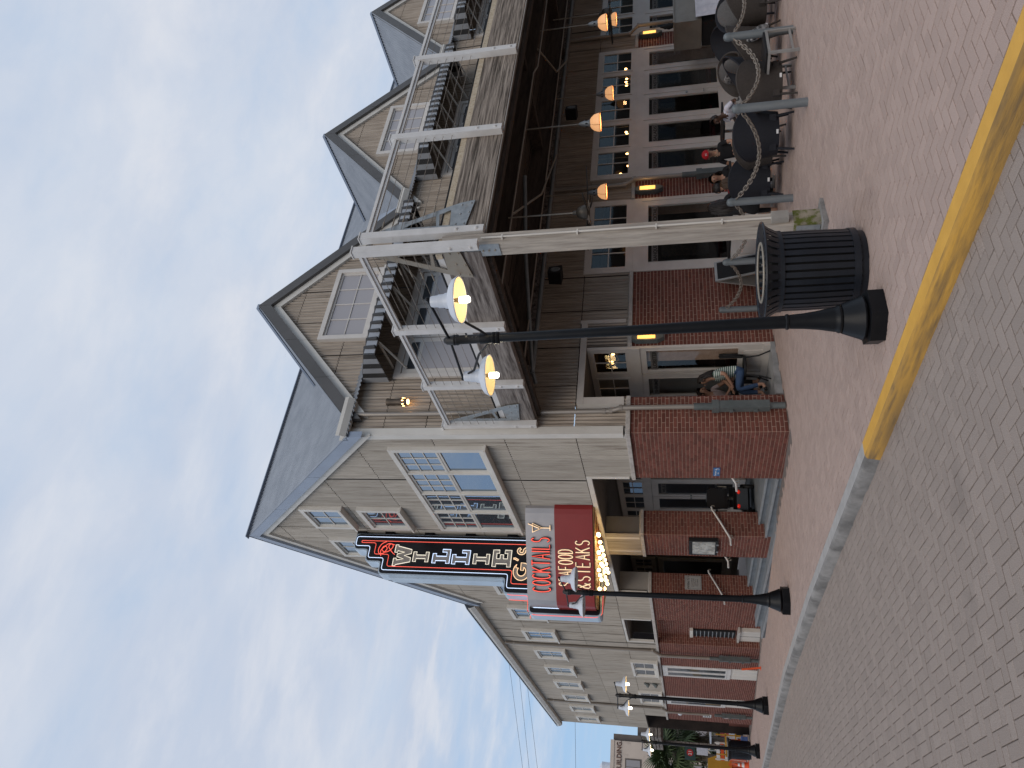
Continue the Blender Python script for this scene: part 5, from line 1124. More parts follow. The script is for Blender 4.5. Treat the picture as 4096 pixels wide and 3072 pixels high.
# ================================================================ BACKGROUND BEYOND THE STREET END
m_frd = mat('fan_palm_leaf', (.075, .105, .035), (.035, .055, .02), rough=.7, scale=3, bump=.1, rnd=.35); m_dead = mat('dry_palm_skirt', (.16, .12, .07), (.08, .06, .04), rough=.9, scale=6, rnd=.2)
m_trunk = mat('palm_trunk_bark', (.20, .165, .13), (.11, .09, .07), rough=.95, scale=7, stretch=(1, 1, 4), bump=.5, bscale=20)
fr = MB(); nL = 17
for i in range(nL):
    a = R(-100 + 200 * i / (nL - 1)); ln = .95 * (1 - .25 * abs(i - nL // 2) / (nL // 2)); dx, dy = math.cos(a), math.sin(a); w = .045
    p = lambda s, o, z: (.7 + dx * ln * s - dy * o, dy * ln * s + dx * o, z)
    fr.add([p(0, 0, .03), p(.45, w, .02), p(.45, -w, .02), p(.8, w * .7, -.06), p(.8, -w * .7, -.06), p(1.12, 0, -.28)], [(0, 1, 2), (1, 3, 4, 2), (3, 5, 4)])
fr.bar((0, 0, 0), (.75, 0, .03), .025, .015)
frm = fr.build('frond', m_frd); frd = frm.data; bpy.data.objects.remove(frm)
def palm(x, y, h, s, lb, n=42, seed=1):
    rng = random.Random(seed); t = thing('palm_tree', (x, y, gz(x, y)), 0, lb, 'palm tree', 'palms at the end of the street')
    MB().tube([(0, 0, 0), (.05, .02, h * .5), (0, 0, h)], [.24 * s, .19 * s, .2 * s], 10).build('trunk', m_trunk, t, smooth=True)
    for k in range(n):
        el = R(75 - 125 * (k / n) + rng.uniform(-8, 8)); az = k * 2.4 + rng.uniform(-.2, .2); o = link('frond', frd, t)
        o.location = (0, 0, h); o.rotation_euler = (rng.uniform(-.3, .3), -el, az); q = s * rng.uniform(.8, 1.15); o.scale = (q, q, q)
    mb = MB()
    for k in range(90):
        a = rng.uniform(0, 6.28); z = h - rng.uniform(.2, 1.5) * s; r = rng.uniform(.2, .5) * s; mb.cr = rng.random(); mb.bar((.15 * math.cos(a), .15 * math.sin(a), z + .2), (r * math.cos(a), r * math.sin(a), z - .45), .07, .012)
    mb.build('dry_skirt', m_dead, t)['kind'] = 'stuff'
palm(1.2, 44, 4.3, 1.25, 'leafy fan palm rising beside the farthest street lamp', seed=1); palm(2.6, 46, 3.9, 1.2, 'dense fan palm between the farthest lamp and the timber porch', seed=2); palm(-.1, 48, 3.2, 1.0, 'shorter fan palm at the left edge above the yellow machine', seed=3); palm(3.9, 43, 2.3, .8, 'low fan palm with dry skirt by the timber porch', seed=4)
m_bei = mat('beige_rendered_wall', (.62, .52, .44), (.55, .46, .39), rough=.9, scale=.6, c3=(.26, .21, .17), s3=.8, t3=(.55, .8), bump=.1)
m_dkb = mat('dark_brown_wall', (.17, .14, .12), (.12, .10, .085), rough=.9, scale=.6)  # dark brown colour shared by the background buildings
t = thing('beige_building', (0, 62, -2), 0, 'beige rendered building lettered BUILDING beneath its parapet, far beyond the palms', 'building')
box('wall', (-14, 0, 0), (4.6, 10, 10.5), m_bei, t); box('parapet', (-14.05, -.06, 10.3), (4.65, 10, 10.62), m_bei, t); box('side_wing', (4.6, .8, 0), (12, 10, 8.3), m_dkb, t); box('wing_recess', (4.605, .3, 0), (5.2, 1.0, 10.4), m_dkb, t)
q = text('BUILDING.', .62, mat('brown_wall_lettering', (.12, .05, .035), rough=.8), 'wall_lettering', t, ext=.03, width=2.5); q.matrix_local = Matrix(((1, 0, 0, 3.35), (0, 0, -1, -.04), (0, 1, 0, 9.65), (0, 0, 0, 1)))
for x in (-4.6, -2.4, .0, 2.0, 5.6, 7.8):
    for z in (2.2, 5.2, 8.0):
        if x > 5 and z > 7: continue
        w = box('window', (x - .12, -.03 if x < 5 else .77, z - .12), (x + 1.22, .1 if x < 5 else .9, z + 1.32), m_dkb, t); box('pane', (x, -.05 if x < 5 else .75, z), (x + .53, -.035 if x < 5 else .765, z + 1.2), m_glasg, w); box('pane', (x + .57, -.05 if x < 5 else .75, z), (x + 1.1, -.035 if x < 5 else .765, z + 1.2), m_glasg, w)
MB().lathe([(.0, 0), (.55, 0), (.6, 1.1), (.3, 1.3), (.0, 1.3)], (2.6, 3, 10.5), 16, cap=False).build('roof_tank', m_enam, t, smooth=40)
t = thing('brick_row_building', (0, 75, -2.5), 0, 'dark brown building with balconies closing the end of the street', 'building'); box('wall', (4.8, 0, 0), (30, 8, 8.9), m_dkb, t)
for k in range(4): box('balcony_slab', (5.2, -1, 1.8 + 2.1 * k), (28, 0, 1.95 + 2.1 * k), m_trim, t); box('balcony_rail', (5.2, -1, 2.7 + 2.1 * k), (28, -.95, 2.75 + 2.1 * k), m_dark, t)
for i in range(6): box('window', (6 + i * 3.4, -.05, 4.2), (7.3 + i * 3.4, .0, 5.6), m_glasd, t)
m_leaf = mat('background_shrub_leaves', (.06, .08, .03), (.025, .035, .014), rough=.8, scale=2, rnd=.4)
mb = MB(); rg = random.Random(5)
for k in range(9000):
    x = rg.uniform(-12, 9); y = rg.uniform(49, 53); z = gz(x, y) + abs(rg.gauss(0, 1)) * 1.3 * (1 + .4 * math.sin(x * 1.3) + .25 * math.sin(x * 3.1)); s_ = rg.uniform(.08, .2); a = rg.uniform(0, 6.3); b = rg.uniform(-1, 1); mb.cr = rg.random()
    u = V3((math.cos(a), math.sin(a), b * .5)) * s_; w = V3((-math.sin(a) * .6, math.cos(a) * .6, b)) * s_; c = V3((x, y, z)); mb.add([c - u, c - w, c + u, c + w], [(0, 1, 2, 3)])
o = mb.build('shrub_bank', m_leaf); tag(o, 'dark shrub bank behind the palms', 'shrubs', kind='stuff')
# yellow machine, netting, cones, barriers
m_cat = mat('machine_yellow_paint', (.50, .27, .035), (.42, .22, .03), rough=.4, scale=2, bump=.03); m_org = mat('orange_plastic', (.75, .11, .03), (.6, .08, .02), rough=.6, bump=.05, rnd=.1)
t = thing('yellow_excavator', (-2.0, 34.5, gz(-2, 34) + .0), R(12), 'yellow excavator rear end cut by the left edge beyond the farthest lamp', 'excavator')
mb = MB(); mb.prism([[(1.55, .75), (1.75, .95), (1.78, 1.5), (1.6, 1.95), (.2, 2.0), (-.9, 2.0), (-.9, .75)]], lambda u, v, q: (u, q, v), -1.0, 1.0); mb.build('body', m_cat, t); box('cab', (-1.1, -.95, 1.3), (.0, .05, 2.9), m_glasd, t); box('cab_roof', (-1.15, -1, 2.9), (.05, .1, 3.0), m_cat, t)
for s in (-1, 1): MB().prism([[(-1.3, .12), (-1.1, 0), (1.1, 0), (1.35, .15), (1.35, .5), (1.15, .68), (-1.15, .68), (-1.35, .5)]], lambda u, v, q: (u, q, v), s * .7 - .25, s * .7 + .25).build('track', m_dark, t)
MB().bar((-.9, .5, 1.6), (-3.2, .5, 3.0), .3, .4).build('boom', m_cat, t); MB().bar((-3.2, .5, 3.0), (-4.2, .5, 1.2), .25, .3).build('dipper_arm', m_cat, t)
for z in (1.15, 1.45): box('vent_slot', (1.70, -.7, z), (1.79, .7, z + .05), m_dark, t)
t = thing('safety_netting', (-.9, 32.2, gz(-1, 32)), 0, 'drooping orange safety netting round the works behind the farthest lamp', 'netting'); mb = MB()
for i in range(26):
    x = -.7 + i * .085; mb.bar((x, .04 * math.sin(i), .02), (x + .03 * math.sin(i * 2), .0, .86 + .06 * math.sin(i * .7)), .03, .004)
for j in range(13): mb.bar((-.72, 0, .05 + j * .065), (1.45, .02, .05 + j * .065 + .02 * math.sin(j)), .004, .022)
mb.build('net', m_org, t)['kind'] = 'stuff'
for x in (-.75, .7, 1.5): box('stake', (x, -.02, 0), (x + .05, .02, 1.0), m_trim, t)
def cone(x, y, lb):
    t = thing('traffic_cone', (x, y, gz(x, y)), 0, lb, 'traffic cone', None); MB().lathe([(.15, .03), (.03, .66), (.0, .66)], (0, 0, 0), 16, cap=False).build('cone_body', m_org, t, smooth=True); box('foot', (-.2, -.2, 0), (.2, .2, .03), m_org, t)
    for z0, z1 in ((.22, .34), (.43, .52)): r = lambda z: .15 - (z - .03) * .1905 + .003; MB().lathe([(r(z0), z0), (r(z1), z1)], (0, 0, 0), 16, cap=False).build('white_band', m_wt, t)
cone(-.92, 30.2, 'orange traffic cone with white bands in front of the safety netting')
t = thing('orange_barrier', (.1, 33.4, gz(0, 33)), R(5), 'orange and white striped barrier panel beyond the farthest lamp post', 'barrier')
for j in range(4): box('board', (-.45, -.02, .65 + j * .22), (.45, .02, .82 + j * .22), m_org if j % 2 == 0 else m_wt, t)
for x in (-.4, .4): box('leg', (x - .03, -.03, 0), (x + .03, .03, 1.55), m_trim, t)
t = thing('banner_sign', (.02, 33.8, gz(0, 34)), 0, 'dark green banner with a red disc numbered 21 on a thin pole', 'sign')
MB().tube([(.35, 0, 0), (.35, 0, 3.4)], .03, 8).build('pole', m_galv, t); box('banner', (-.42, -.015, 2.6), (.3, .015, 3.15), mat('dark_green_banner', (.03, .06, .06), rough=.7), t)
MB().lathe([(.17, 0), (.17, .01)], (0, 0, 0), 20, Matrix.Translation((-.06, -.016, 2.88)) @ Matrix.Rotation(R(90), 4, 'X')).build('disc', mat('red_disc', (.45, .03, .03), rough=.6, bump=0), t)
q = text('21', .24, m_wt, 'number', t); q.matrix_local = Matrix(((1, 0, 0, -.06), (0, 0, -1, -.030), (0, 1, 0, 2.80), (0, 0, 0, 1)))
t = thing('road_works_sign', (.5, 36, gz(0, 34)), R(10), 'pale back of a square road sign beside the palms', 'sign'); box('plate', (-.3, 0, 1.9), (.3, .02, 2.5), m_linen, t); MB().tube([(0, .03, 0), (0, .03, 2.5)], .03).build('pole', m_galv, t)
t = thing('yellow_barrier', (.5, 31.0, gz(0, 31)), R(-4), 'yellow works barrier rail between the timber porch and the litter bin', 'barrier'); box('rail', (-1.0, -.03, .98), (1.0, .03, 1.06), m_cat, t); box('rail', (-1.0, -.03, .50), (1.0, .03, .56), m_cat, t)
for x in (-.9, 0, .9): box('leg', (x - .03, -.03, 0), (x + .03, .03, 1.5), m_cat, t)
t = thing('parked_utility_cart', (1.9, 37, gz(1, 37)), R(15), 'small white utility cart with red seats parked by the palms', 'utility cart'); box('body', (-.9, -.6, .3), (.9, .6, .75), m_enam, t); box('roof', (-.9, -.6, 1.75), (.8, .6, 1.82), m_enam, t); box('seat', (-.3, -.5, .75), (.2, .5, 1.2), mat('red_seat', (.3, .03, .03), rough=.6), t)
for x in (-.8, .7):
    for y in (-.55, .55): MB().tube([(x, y, .75), (x, y, 1.75)], .02).build('roof_post', m_dark, t); MB().lathe([(.22, -.08), (.22, .08)], (0, 0, 0), 16, Matrix.Translation((x * .8, y, .22)) @ Matrix.Rotation(R(90), 4, 'X')).build('wheel', m_dark, t)
o = MB().box((-.18, -.22, 0), (.18, .22, .22)).box((-.2, -.24, .22), (.2, .24, .3)).build('cool_box', mat('blue_and_white_plastic', (.08, .14, .35), rough=.5), None); o.location = (.05, 29.6, gz(0, 29.6) + .02); tag(o, 'small blue cool box on the pavement behind the far bin', 'cool box')
t = thing('orange_strip_panel', (-.6, 13.0, gz(0, 13)), 0, 'leaning orange plastic strip at the foot of the third lamp', 'panel'); MB().bar((0, 0, 0), (-.02, .25, .55), .05, .02).build('strip', m_org, t); box('foot', (-.06, -.04, 0), (.04, .06, .02), m_org, t)
# overhead wires
wl = ['uppermost overhead wire crossing the sky beyond the long roof', 'second overhead wire beyond the long roof', 'third overhead wire beyond the long roof', 'lone lower overhead wire nearer the beige building']
for k, (z0, z1) in enumerate(((13.55, 12.04), (12.93, 11.62), (12.46, 11.08), (9.10, 8.66))):
    p, q = V3((5.3, 40, z0)), V3((-.8, 40, z1)); d = (p - q)
    pts = [q - d * 3 + d * 6 * i / 14 + V3((0, 0, .004 * (i - 7) ** 2)) for i in range(15)]; o = MB().tube(pts, .010, 5).build('overhead_wire', m_dark, None); tag(o, wl[k], 'overhead wire', 'overhead wires')
t = thing('added_side_building', (-6, -36, 0), 0, 'low brown building added out of view across the side street to darken the patio glass', 'building'); box('wall', (-20, -8, -2), (140, 0, 7.5), m_dkb, t)  # unseen building, added to darken the patio glass
for i in range(32): w = box('window', (-18 + i * 4.6, -.05, 1.0), (-15.5 + i * 4.6, .02, 3.4), m_trim, t); box('pane', (-17.9 + i * 4.6, .02, 1.1), (-15.6 + i * 4.6, .03, 3.3), m_glasd, w)
# the building across the street, seen mirrored in the tall window
t = thing('opposite_building', (-24, 0, 0), 0, 'low brown building across the street, mirrored in the tall window panes', 'building'); box('wall', (-8, -30, -2), (0, 26, 6.2), m_dkb, t); box('parapet', (-8.1, -30, 6.2), (.1, 26, 6.5), m_trim, t)
for i in range(12): w = box('window', (-.02, -28 + i * 4.4, 1.0), (.05, -26 + i * 4.4, 3.4), m_trim, t); box('pane', (.05, -27.9 + i * 4.4, 1.1), (.06, -26.1 + i * 4.4, 3.3), m_glasd, w)
# ================================================================ PEOPLE
def cloth(n, c, c2=None): return mat(n, c, c2 or tuple(x * .75 for x in c), rough=.9, scale=7, bump=.25, bscale=35, bdist=.006)
m_sk1 = mat('light_brown_skin', (.42, .235, .16), (.36, .20, .135), rough=.55, bump=.03, scale=5); m_sk2 = mat('dark_brown_skin', (.085, .045, .03), (.07, .037, .025), rough=.5, bump=.03, scale=5)
m_hair = mat('dark_brown_hair', (.018, .011, .008), (.008, .005, .004), rough=.5, scale=30, stretch=(3, 3, .3), bump=.5); m_hairl = mat('long_brown_hair', (.085, .045, .022), (.03, .016, .01), rough=.55, scale=30, stretch=(3, 3, .3), bump=.5)
m_eye = mat('eye_dark', (.01, .008, .007), rough=.2, bump=0); m_lip = mat('lips', (.30, .12, .10), rough=.5, bump=0)
def stripes(name, c1, c2, sc):
    m = mat(name, c1, rough=.9, bump=.1); nt = m.node_tree; t = N(nt, 'ShaderNodeTexCoord'); w = N(nt, 'ShaderNodeTexWave', i_Scale=sc, i_Distortion=.8); w.bands_direction = 'Z'; w.wave_profile = 'SIN'; r = N(nt, 'ShaderNodeValToRGB'); r.color_ramp.interpolation = 'CONSTANT'
    r.color_ramp.elements[0].color = (*c1, 1); r.color_ramp.elements[1].position = .5; r.color_ramp.elements[1].color = (*c2, 1); nt.links.new(t.outputs['Object'], w.inputs[0]); nt.links.new(w.outputs[0], r.inputs[0]); nt.links.new(r.outputs[0], nt.nodes['Principled BSDF'].inputs['Base Color']); return m
def person(x, y, z, deg, lb, shirt, pants, skin, hair, J=None, s=1.0, sleeve='short', hairlen=0, cap=None, trouser='long', shoes=None, extra=None, head_at=None):
    """seated figure, forward +x; J overrides joints in local metres"""
    P = dict(pelvis=(0, 0, .52), waist=(.01, 0, .66), chest=(.02, 0, .88), neck0=(.02, 0, 1.04), neck1=(.04, 0, 1.11), head=(.06, 0, 1.20), top=(.055, 0, 1.27),
             sl=(.02, .17, 1.0), el=(.08, .25, .76), wl=(.30, .17, .73), hl=(.37, .14, .74), sr=(.02, -.17, 1.0), er=(.08, -.25, .76), wr=(.30, -.17, .73), hr=(.37, -.14, .74),
             pl=(.04, .09, .50), kl=(.43, .12, .52), al=(.40, .12, .10), tl=(.54, .13, .04), pr=(.04, -.09, .50), kr=(.43, -.12, .52), ar=(.40, -.12, .10), tr=(.54, -.13, .04))
    look_ = (1, 0, 0)
    if J: P.update(J); look_ = P.pop('look', look_)
    RD_ = dict(pelvis=.135, waist=.115, chest=.135, neck0=.062, neck1=.048, head=.083, top=.070, sl=.062, el=.040, wl=.026, hl=.034, sr=.062, er=.040, wr=.026, hr=.034, pl=.09, kl=.058, al=.036, tl=.03, pr=.09, kr=.058, ar=.036, tr=.03)
    E_ = [('pelvis', 'waist'), ('waist', 'chest'), ('chest', 'neck0'), ('neck0', 'neck1'), ('neck1', 'head'), ('head', 'top')]
    for q in 'lr': E_ += [('chest', 's' + q), ('s' + q, 'e' + q), ('e' + q, 'w' + q), ('w' + q, 'h' + q), ('pelvis', 'p' + q), ('p' + q, 'k' + q), ('k' + q, 'a' + q), ('a' + q, 't' + q)]
    ks = list(P); me = bpy.data.meshes.new('b'); me.from_pydata([P[k] for k in ks], [(ks.index(a), ks.index(b)) for a, b in E_], [])
    ob = bpy.data.objects.new('b', me); COL.objects.link(ob); sk = ob.modifiers.new('s', 'SKIN'); sk.use_smooth_shade = True; su = ob.modifiers.new('u', 'SUBSURF'); su.levels = su.render_levels = 2
    for i, k in enumerate(ks): v = me.skin_vertices[0].data[i]; v.radius = (RD_[k], RD_[k]); v.use_root = (k == 'pelvis')
    dg = bpy.context.evaluated_depsgraph_get(); m2 = bpy.data.meshes.new_from_object(ob.evaluated_get(dg)); bpy.data.objects.remove(ob)
    # fingers and thumb joined into the same continuous mesh
    mb = MB()
    for q, sg in (('l', 1), ('r', -1)):
        w, h = V3(P['w' + q]), V3(P['h' + q]); d = (h - w).normalized(); sd_ = V3((0, 0, 1)).cross(d).normalized(); dn = d.cross(sd_)
        for k, ln in enumerate((.066, .074, .070, .055)):
            b = h + sd_ * (k - 1.5) * .018 + d * .01; mb.tube([b, b + d * ln * .55 - V3((0, 0, .008)), b + d * ln - V3((0, 0, .03))], [.0088, .0082, .006], 6)
        b = h - d * .015 + sd_ * .03 * -sg; mb.tube([b, b + d * .03 - sd_ * sg * .02, b + d * .05 - sd_ * sg * .02 - V3((0, 0, .01))], [.0105, .009, .007], 6)
    n0 = len(m2.vertices); vs = [tuple(v.co) for v in m2.vertices] + mb.v; fs = [tuple(p.vertices) for p in m2.polygons] + [tuple(n0 + i for i in f) for f in mb.f]
    body = bpy.data.meshes.new('body'); body.from_pydata(vs, [], fs)
    for m in (skin, shirt, pants, shoes or m_dark): body.materials.append(m)
    segs = [(a, b) for a, b in E_]
    nb = len(m2.polygons)
    for i, p in enumerate(body.polygons):
        p.use_smooth = True
        if i >= nb: p.material_index = 0; continue
        c = V3((0, 0, 0))
        for vi in p.vertices: c += body.vertices[vi].co
        c /= len(p.vertices); best = None
        for a, b in segs:
            A, Bv = V3(P[a]), V3(P[b]); d = Bv - A; t = max(0, min(1, (c - A).dot(d) / d.length_squared)); ds = (c - (A + d * t)).length / (RD_[a] * (1 - t) + RD_[b] * t)
            if best is None or ds < best[0]: best = (ds, a, b, t)
        _, a, b, t = best; mi = 0
        if a in ('pelvis',) and b == 'waist': mi = 2 if t < .35 else 1
        elif a in ('waist',) or b == 'waist' or (a == 'chest' and b[0] in 's') or (a == 'chest' and b == 'neck0' and t < .75): mi = 1
        elif a[0] == 's' and b[0] == 'e': mi = 1 if sleeve == 'long' or (sleeve == 'short' and t < .62) else 0
        elif a[0] == 'e' and b[0] == 'w': mi = 1 if sleeve == 'long' else 0
        elif a == 'pelvis': mi = 2
        elif a[0] == 'p' and b[0] == 'k': mi = 2 if trouser == 'long' or t < .8 else 0
        elif a[0] == 'k' and b[0] == 'a': mi = 2 if trouser == 'long' and t < .8 else 0
        elif a[0] == 'a' and b[0] == 't': mi = 3 if shoes or t > .5 else 0
        p.material_index = mi
    if head_at:
        h_ = Matrix.Rotation(R(deg), 3, 'Z') @ V3(P['head']) * s; x, y, z = [head_at[q] - h_[q] for q in range(3)]
    t = thing('person', (x, y, z), R(deg), lb, 'person', None); t.scale = (s, s, s); bo = link('body', body, t)
    H, T_ = V3(P['head']), V3(P['top']); up = (T_ - V3(P['neck1'])).normalized(); look = V3(look_).normalized(); look = (look - up * look.dot(up)).normalized(); side = up.cross(look)
    C_ = H + up * .01; F = lambda a, b, c: C_ + look * a + side * b + up * c
    hm = MB()
    for sg in (-1, 1): hm.ball(F(.078, sg * .030, .018), .0095, 6, 4)
    hm.build('eyes', m_eye, t, smooth=True)
    MB().tube([F(.080, 0, .022), F(.100, 0, -.012), F(.086, 0, -.018)], [.008, .013, .008], 6).build('nose', skin, t, smooth=True)
    MB().tube([F(.076, -.024, -.046), F(.088, 0, -.044), F(.076, .024, -.046)], .006, 5).build('mouth', m_lip, t, smooth=True)
    for sg in (-1, 1): MB().ball(F(-.005, sg * .084, .0), .024, 8, 5, (.6, .45, 1)).build('ear', skin, t, smooth=True)
    mbh = MB(); rg = random.Random(int(x * 97))
    if not cap or hairlen:
        n, m = 16, 9
        for j in range(m + 1):
            for i in range(n + 1):
                ph = R(5 + 110 * j / m); a = R(70 + 220 * i / n); rr = .099 + .006 * math.sin(i * 2.3 + j)
                mbh.v.append(tuple(F(rr * math.sin(ph) * math.cos(a) * 1.02 + (.018 if j < 3 else 0), rr * math.sin(ph) * math.sin(a) * .92, rr * math.cos(ph) * 1.08 + .012)))
        for j in range(m):
            for i in range(n): q = j * (n + 1) + i; mbh.f.append((q, q + 1, q + n + 2, q + n + 1)); mbh.r.append(0)
    if hairlen:
        for k in range(70):
            a = R(95 + 170 * rg.random()); r0 = .092; p0_ = F(r0 * math.cos(a), r0 * math.sin(a), rg.uniform(-.03, .06)); ln = hairlen * rg.uniform(.7, 1.05); o_ = F(.118 * math.cos(a) - .02, .13 * math.sin(a), -.10) ; e_ = o_ - V3((0, 0, ln)) + V3((rg.uniform(-.02, .03), rg.uniform(-.03, .03), 0)) - look * .02
            mbh.tube([p0_, o_, (o_ + e_) / 2 + V3((rg.uniform(-.015, .015), rg.uniform(-.015, .015), 0)), e_], [.017, .017, .014, .004], 5)
    if mbh.v: mbh.build('hair', hair, t, smooth=True)
    if cap:
        cm = MB(); n, m = 16, 6
        for j in range(m + 1):
            for i in range(n): ph = R(2 + 88 * j / m); a = 2 * math.pi * i / n; cm.v.append(tuple(F(.106 * math.sin(ph) * math.cos(a), .098 * math.sin(ph) * math.sin(a), .10 * math.cos(ph) + .035)))
        for j in range(m):
            for i in range(n): i2 = (i + 1) % n; cm.f.append((j * n + i, j * n + i2, (j + 1) * n + i2, (j + 1) * n + i)); cm.r.append(0)
        for k in (0, 1):
            for i in range(9): a = R(-62 + 124 * i / 8); cm.v.append(tuple(F(.100 * math.cos(a), .092 * math.sin(a), .040 - .004 * k))); cm.v.append(tuple(F(.100 * math.cos(a) + .072 * math.cos(a * 1.2), .080 * math.sin(a), .024 - .004 * k)))
        b = (m + 1) * n
        for k in (0, 1):
            for i in range(8): q = b + k * 18 + 2 * i; cm.f.append((q, q + 1, q + 3, q + 2)); cm.r.append(0)
        cp = cm.build('cap', cap, t, smooth=50)
        e = MB()
        for sg in (-1, 1): e.tube([F(.100, sg * .014 , .045), F(.096, sg * .014, .085)], .004, 4)
        e.tube([F(.103, -.02, .065), F(.103, .02, .065)], .004, 4); e.build('cap_emblem', m_wt, cp)
    if extra: extra(t, P, F)
    return t
G = lambda x, y: gz(x, y)
m_black = cloth('black_tee_cloth', (.012, .012, .014)); m_jean = cloth('blue_jeans_cloth', (.045, .085, .17)); m_red = cloth('red_shirt_cloth', (.33, .018, .022)); m_wtee = cloth('white_tee_cloth', (.62, .62, .70)); m_gtee = cloth('grey_tee_cloth', (.30, .32, .36)); m_pink = cloth('pale_pink_top_cloth', (.52, .42, .41))
m_strp = stripes('green_white_striped_cloth', (.60, .64, .60), (.02, .09, .075), 9)
def lean(d, dz=0, l=None):
    """upper body leaning forwards by d metres at the head"""
    k = {'waist': .15, 'chest': .55, 'neck0': .82, 'neck1': .92, 'head': 1.0, 'top': 1.04, 'sl': .70, 'sr': .70}
    b = dict(waist=(.01, 0, .66), chest=(.02, 0, .88), neck0=(.02, 0, 1.04), neck1=(.04, 0, 1.11), head=(.06, 0, 1.20), top=(.055, 0, 1.27), sl=(.02, .17, 1.0), sr=(.02, -.17, 1.0))
    o = {q: (v[0] + d * k[q], v[1], v[2] - abs(d) * .28 * k[q] - dz * k[q]) for q, v in b.items()}
    if l: o['look'] = l
    return o
def necklace(t, P, F): MB().tube([F(.02, .06, -.10), F(.06, .05, -.14), F(.085, 0, -.17), F(.06, -.05, -.14), F(.02, -.06, -.10)], .006, 6).build('neck_chain', mat('pale_gold_chain', (.6, .45, .3), rough=.3, metal=.6), t, smooth=True)
def glasses(t, P, F): MB().tube([F(.0, .085, .02), F(.09, .045, .02), F(.1, 0, .02), F(.09, -.045, .02), F(.0, -.085, .02)], .004, 5).build('glasses', m_dark, t)
def beard(t, P, F): MB().ball(F(.045, 0, -.055), 1, 10, 7, (.052, .058, .055)).build('beard', m_hair, t, smooth=True)
def crest(t, P, F):
    c = V3(P['chest']); q = text('21', .22, mat('pale_blue_print', (.12, .30, .55), rough=.7, bump=0), 'shirt_number', t, ext=.002, bevel=None); q.matrix_local = Matrix(((0, 0, -1, c.x - .150), (-1, 0, 0, c.y), (0, 1, 0, c.z - .06), (0, 0, 0, 1)))
# two women on chairs in the corner nook
def cafe_chair(x, y, z, deg, lb):
    t = thing('bistro_chair', (x, y, z), R(deg), lb, 'chair', 'black round-back chairs by the shop doors'); MB().lathe([(.0, .42), (.22, .42), (.23, .44), (.22, .46), (.0, .46)], (0, 0, 0), 20, cap=False).build('seat', m_dark, t, smooth=40)
    c = [(-.22, .21 * math.cos(a), .68 + .21 * math.sin(a)) for a in [2 * math.pi * k / 22 for k in range(22)]]; MB().tube(c, .016, 7, closed=True).build('hoop_back', m_dark, t, smooth=True); MB().bar((-.22, 0, .47), (-.22, 0, .89), .09, .014).build('back_splat', m_dark, t)
    for sx, sy in ((.15, .15), (.15, -.15), (-.17, .15), (-.17, -.15)): MB().tube([(sx, sy, .43), (sx * 1.15, sy * 1.15, .2), (sx * 1.6, sy * 1.5, .0)], [.015, .014, .013], 7).build('leg', m_dark, t, smooth=True)
    return t
cafe_chair(1.64, .42, .15, 150, 'black round-backed chair holding the woman in the striped top'); cafe_chair(1.05, 1.15, .15, 60, 'black chair of the woman in pink behind the corner pier')
j = lean(.14, 0, (1, -.05, -.25)); j.update(el=(.12, .24, .80), wl=(.32, .10, .66), hl=(.38, .06, .65), er=(.14, -.24, .78), wr=(.33, -.10, .66), hr=(.39, -.06, .65), kl=(.42, .10, .56), kr=(.42, -.10, .50), al=(.30, .10, .12), ar=(.42, -.10, .12), tl=(.44, .11, .06), tr=(.56, -.11, .06))
person(1.55, .46, .13, 158, 'woman with long dark hair in green and white striped top and rolled jeans, seated', m_strp, m_jean, m_sk1, m_hair, j, 1.0, hairlen=.24, extra=glasses, head_at=(1.42, .5, 1.33))
j = lean(.22, .03, (1, .1, -.4)); j.update(el=(.25, .26, .74), wl=(.45, .16, .60), hl=(.50, .10, .58), er=(.24, -.24, .74), wr=(.42, -.12, .62), hr=(.48, -.08, .60))
person(1.02, 1.05, .13, -75, 'woman in pale pink top and black trousers bending forward beside the corner pier', m_pink, m_black, m_sk1, m_hair, j, 1.0, hairlen=.12, head_at=(1.50, 1.0, 1.34))
# the group round the patio tables
person(4.62, -2.05, G(4, -2) - .03, 195, 'man in red baseball cap and black tee shirt with a neck chain', m_black, m_black, m_sk1, m_hair, lean(.03, 0, (1, .45, .0)), .90, head_at=(4.52, -2.2, 1.16), cap=mat('red_cap_cloth', (.42, .012, .02), rough=.85, bump=.1), extra=necklace)
j = lean(.26, .02, (1, .2, -.35)); person(5.35, -2.1, G(5, -2) - .02, 165, 'man in white tee shirt with short dark hair leaning forward in his seat', m_wtee, m_black, m_sk2, m_hair, j, .92, head_at=(4.95, -2.6, 1.02))
j = lean(.10, 0, (1, -.2, -.1)); person(3.55, -2.72, G(4, -2) - .02, 75, 'bearded man in red shirt bending towards the table', m_red, m_black, m_sk1, m_hair, j, .92, extra=beard, head_at=(3.55, -2.25, 1.03))
person(4.35, -1.35, G(4, -2) - .02, 215, 'dark-haired woman looking across the table behind the bearded man', m_black, m_black, m_sk1, m_hair, lean(.05, 0, (1, 0, 0)), .88, hairlen=.1, head_at=(4.21, -1.9, 1.07))
person(3.20, -3.00, G(4, -2) - .10, 60, 'girl with long brown hair and grey tee shirt with blue number, seen from behind', m_gtee, m_black, m_sk1, m_hairl, lean(.05, .0, (1, 0, -.1)), .78, hairlen=.2, extra=crest, head_at=(3.42, -2.45, .93))
person(2.62, -2.72, G(3, -2) - .0, 40, 'woman with very long dark hair seen from behind beside the timber post', m_black, m_black, m_sk1, m_hair, lean(.06, 0, (1, 0, 0)), .92, hairlen=.42, head_at=(2.86, -2.45, 1.14))
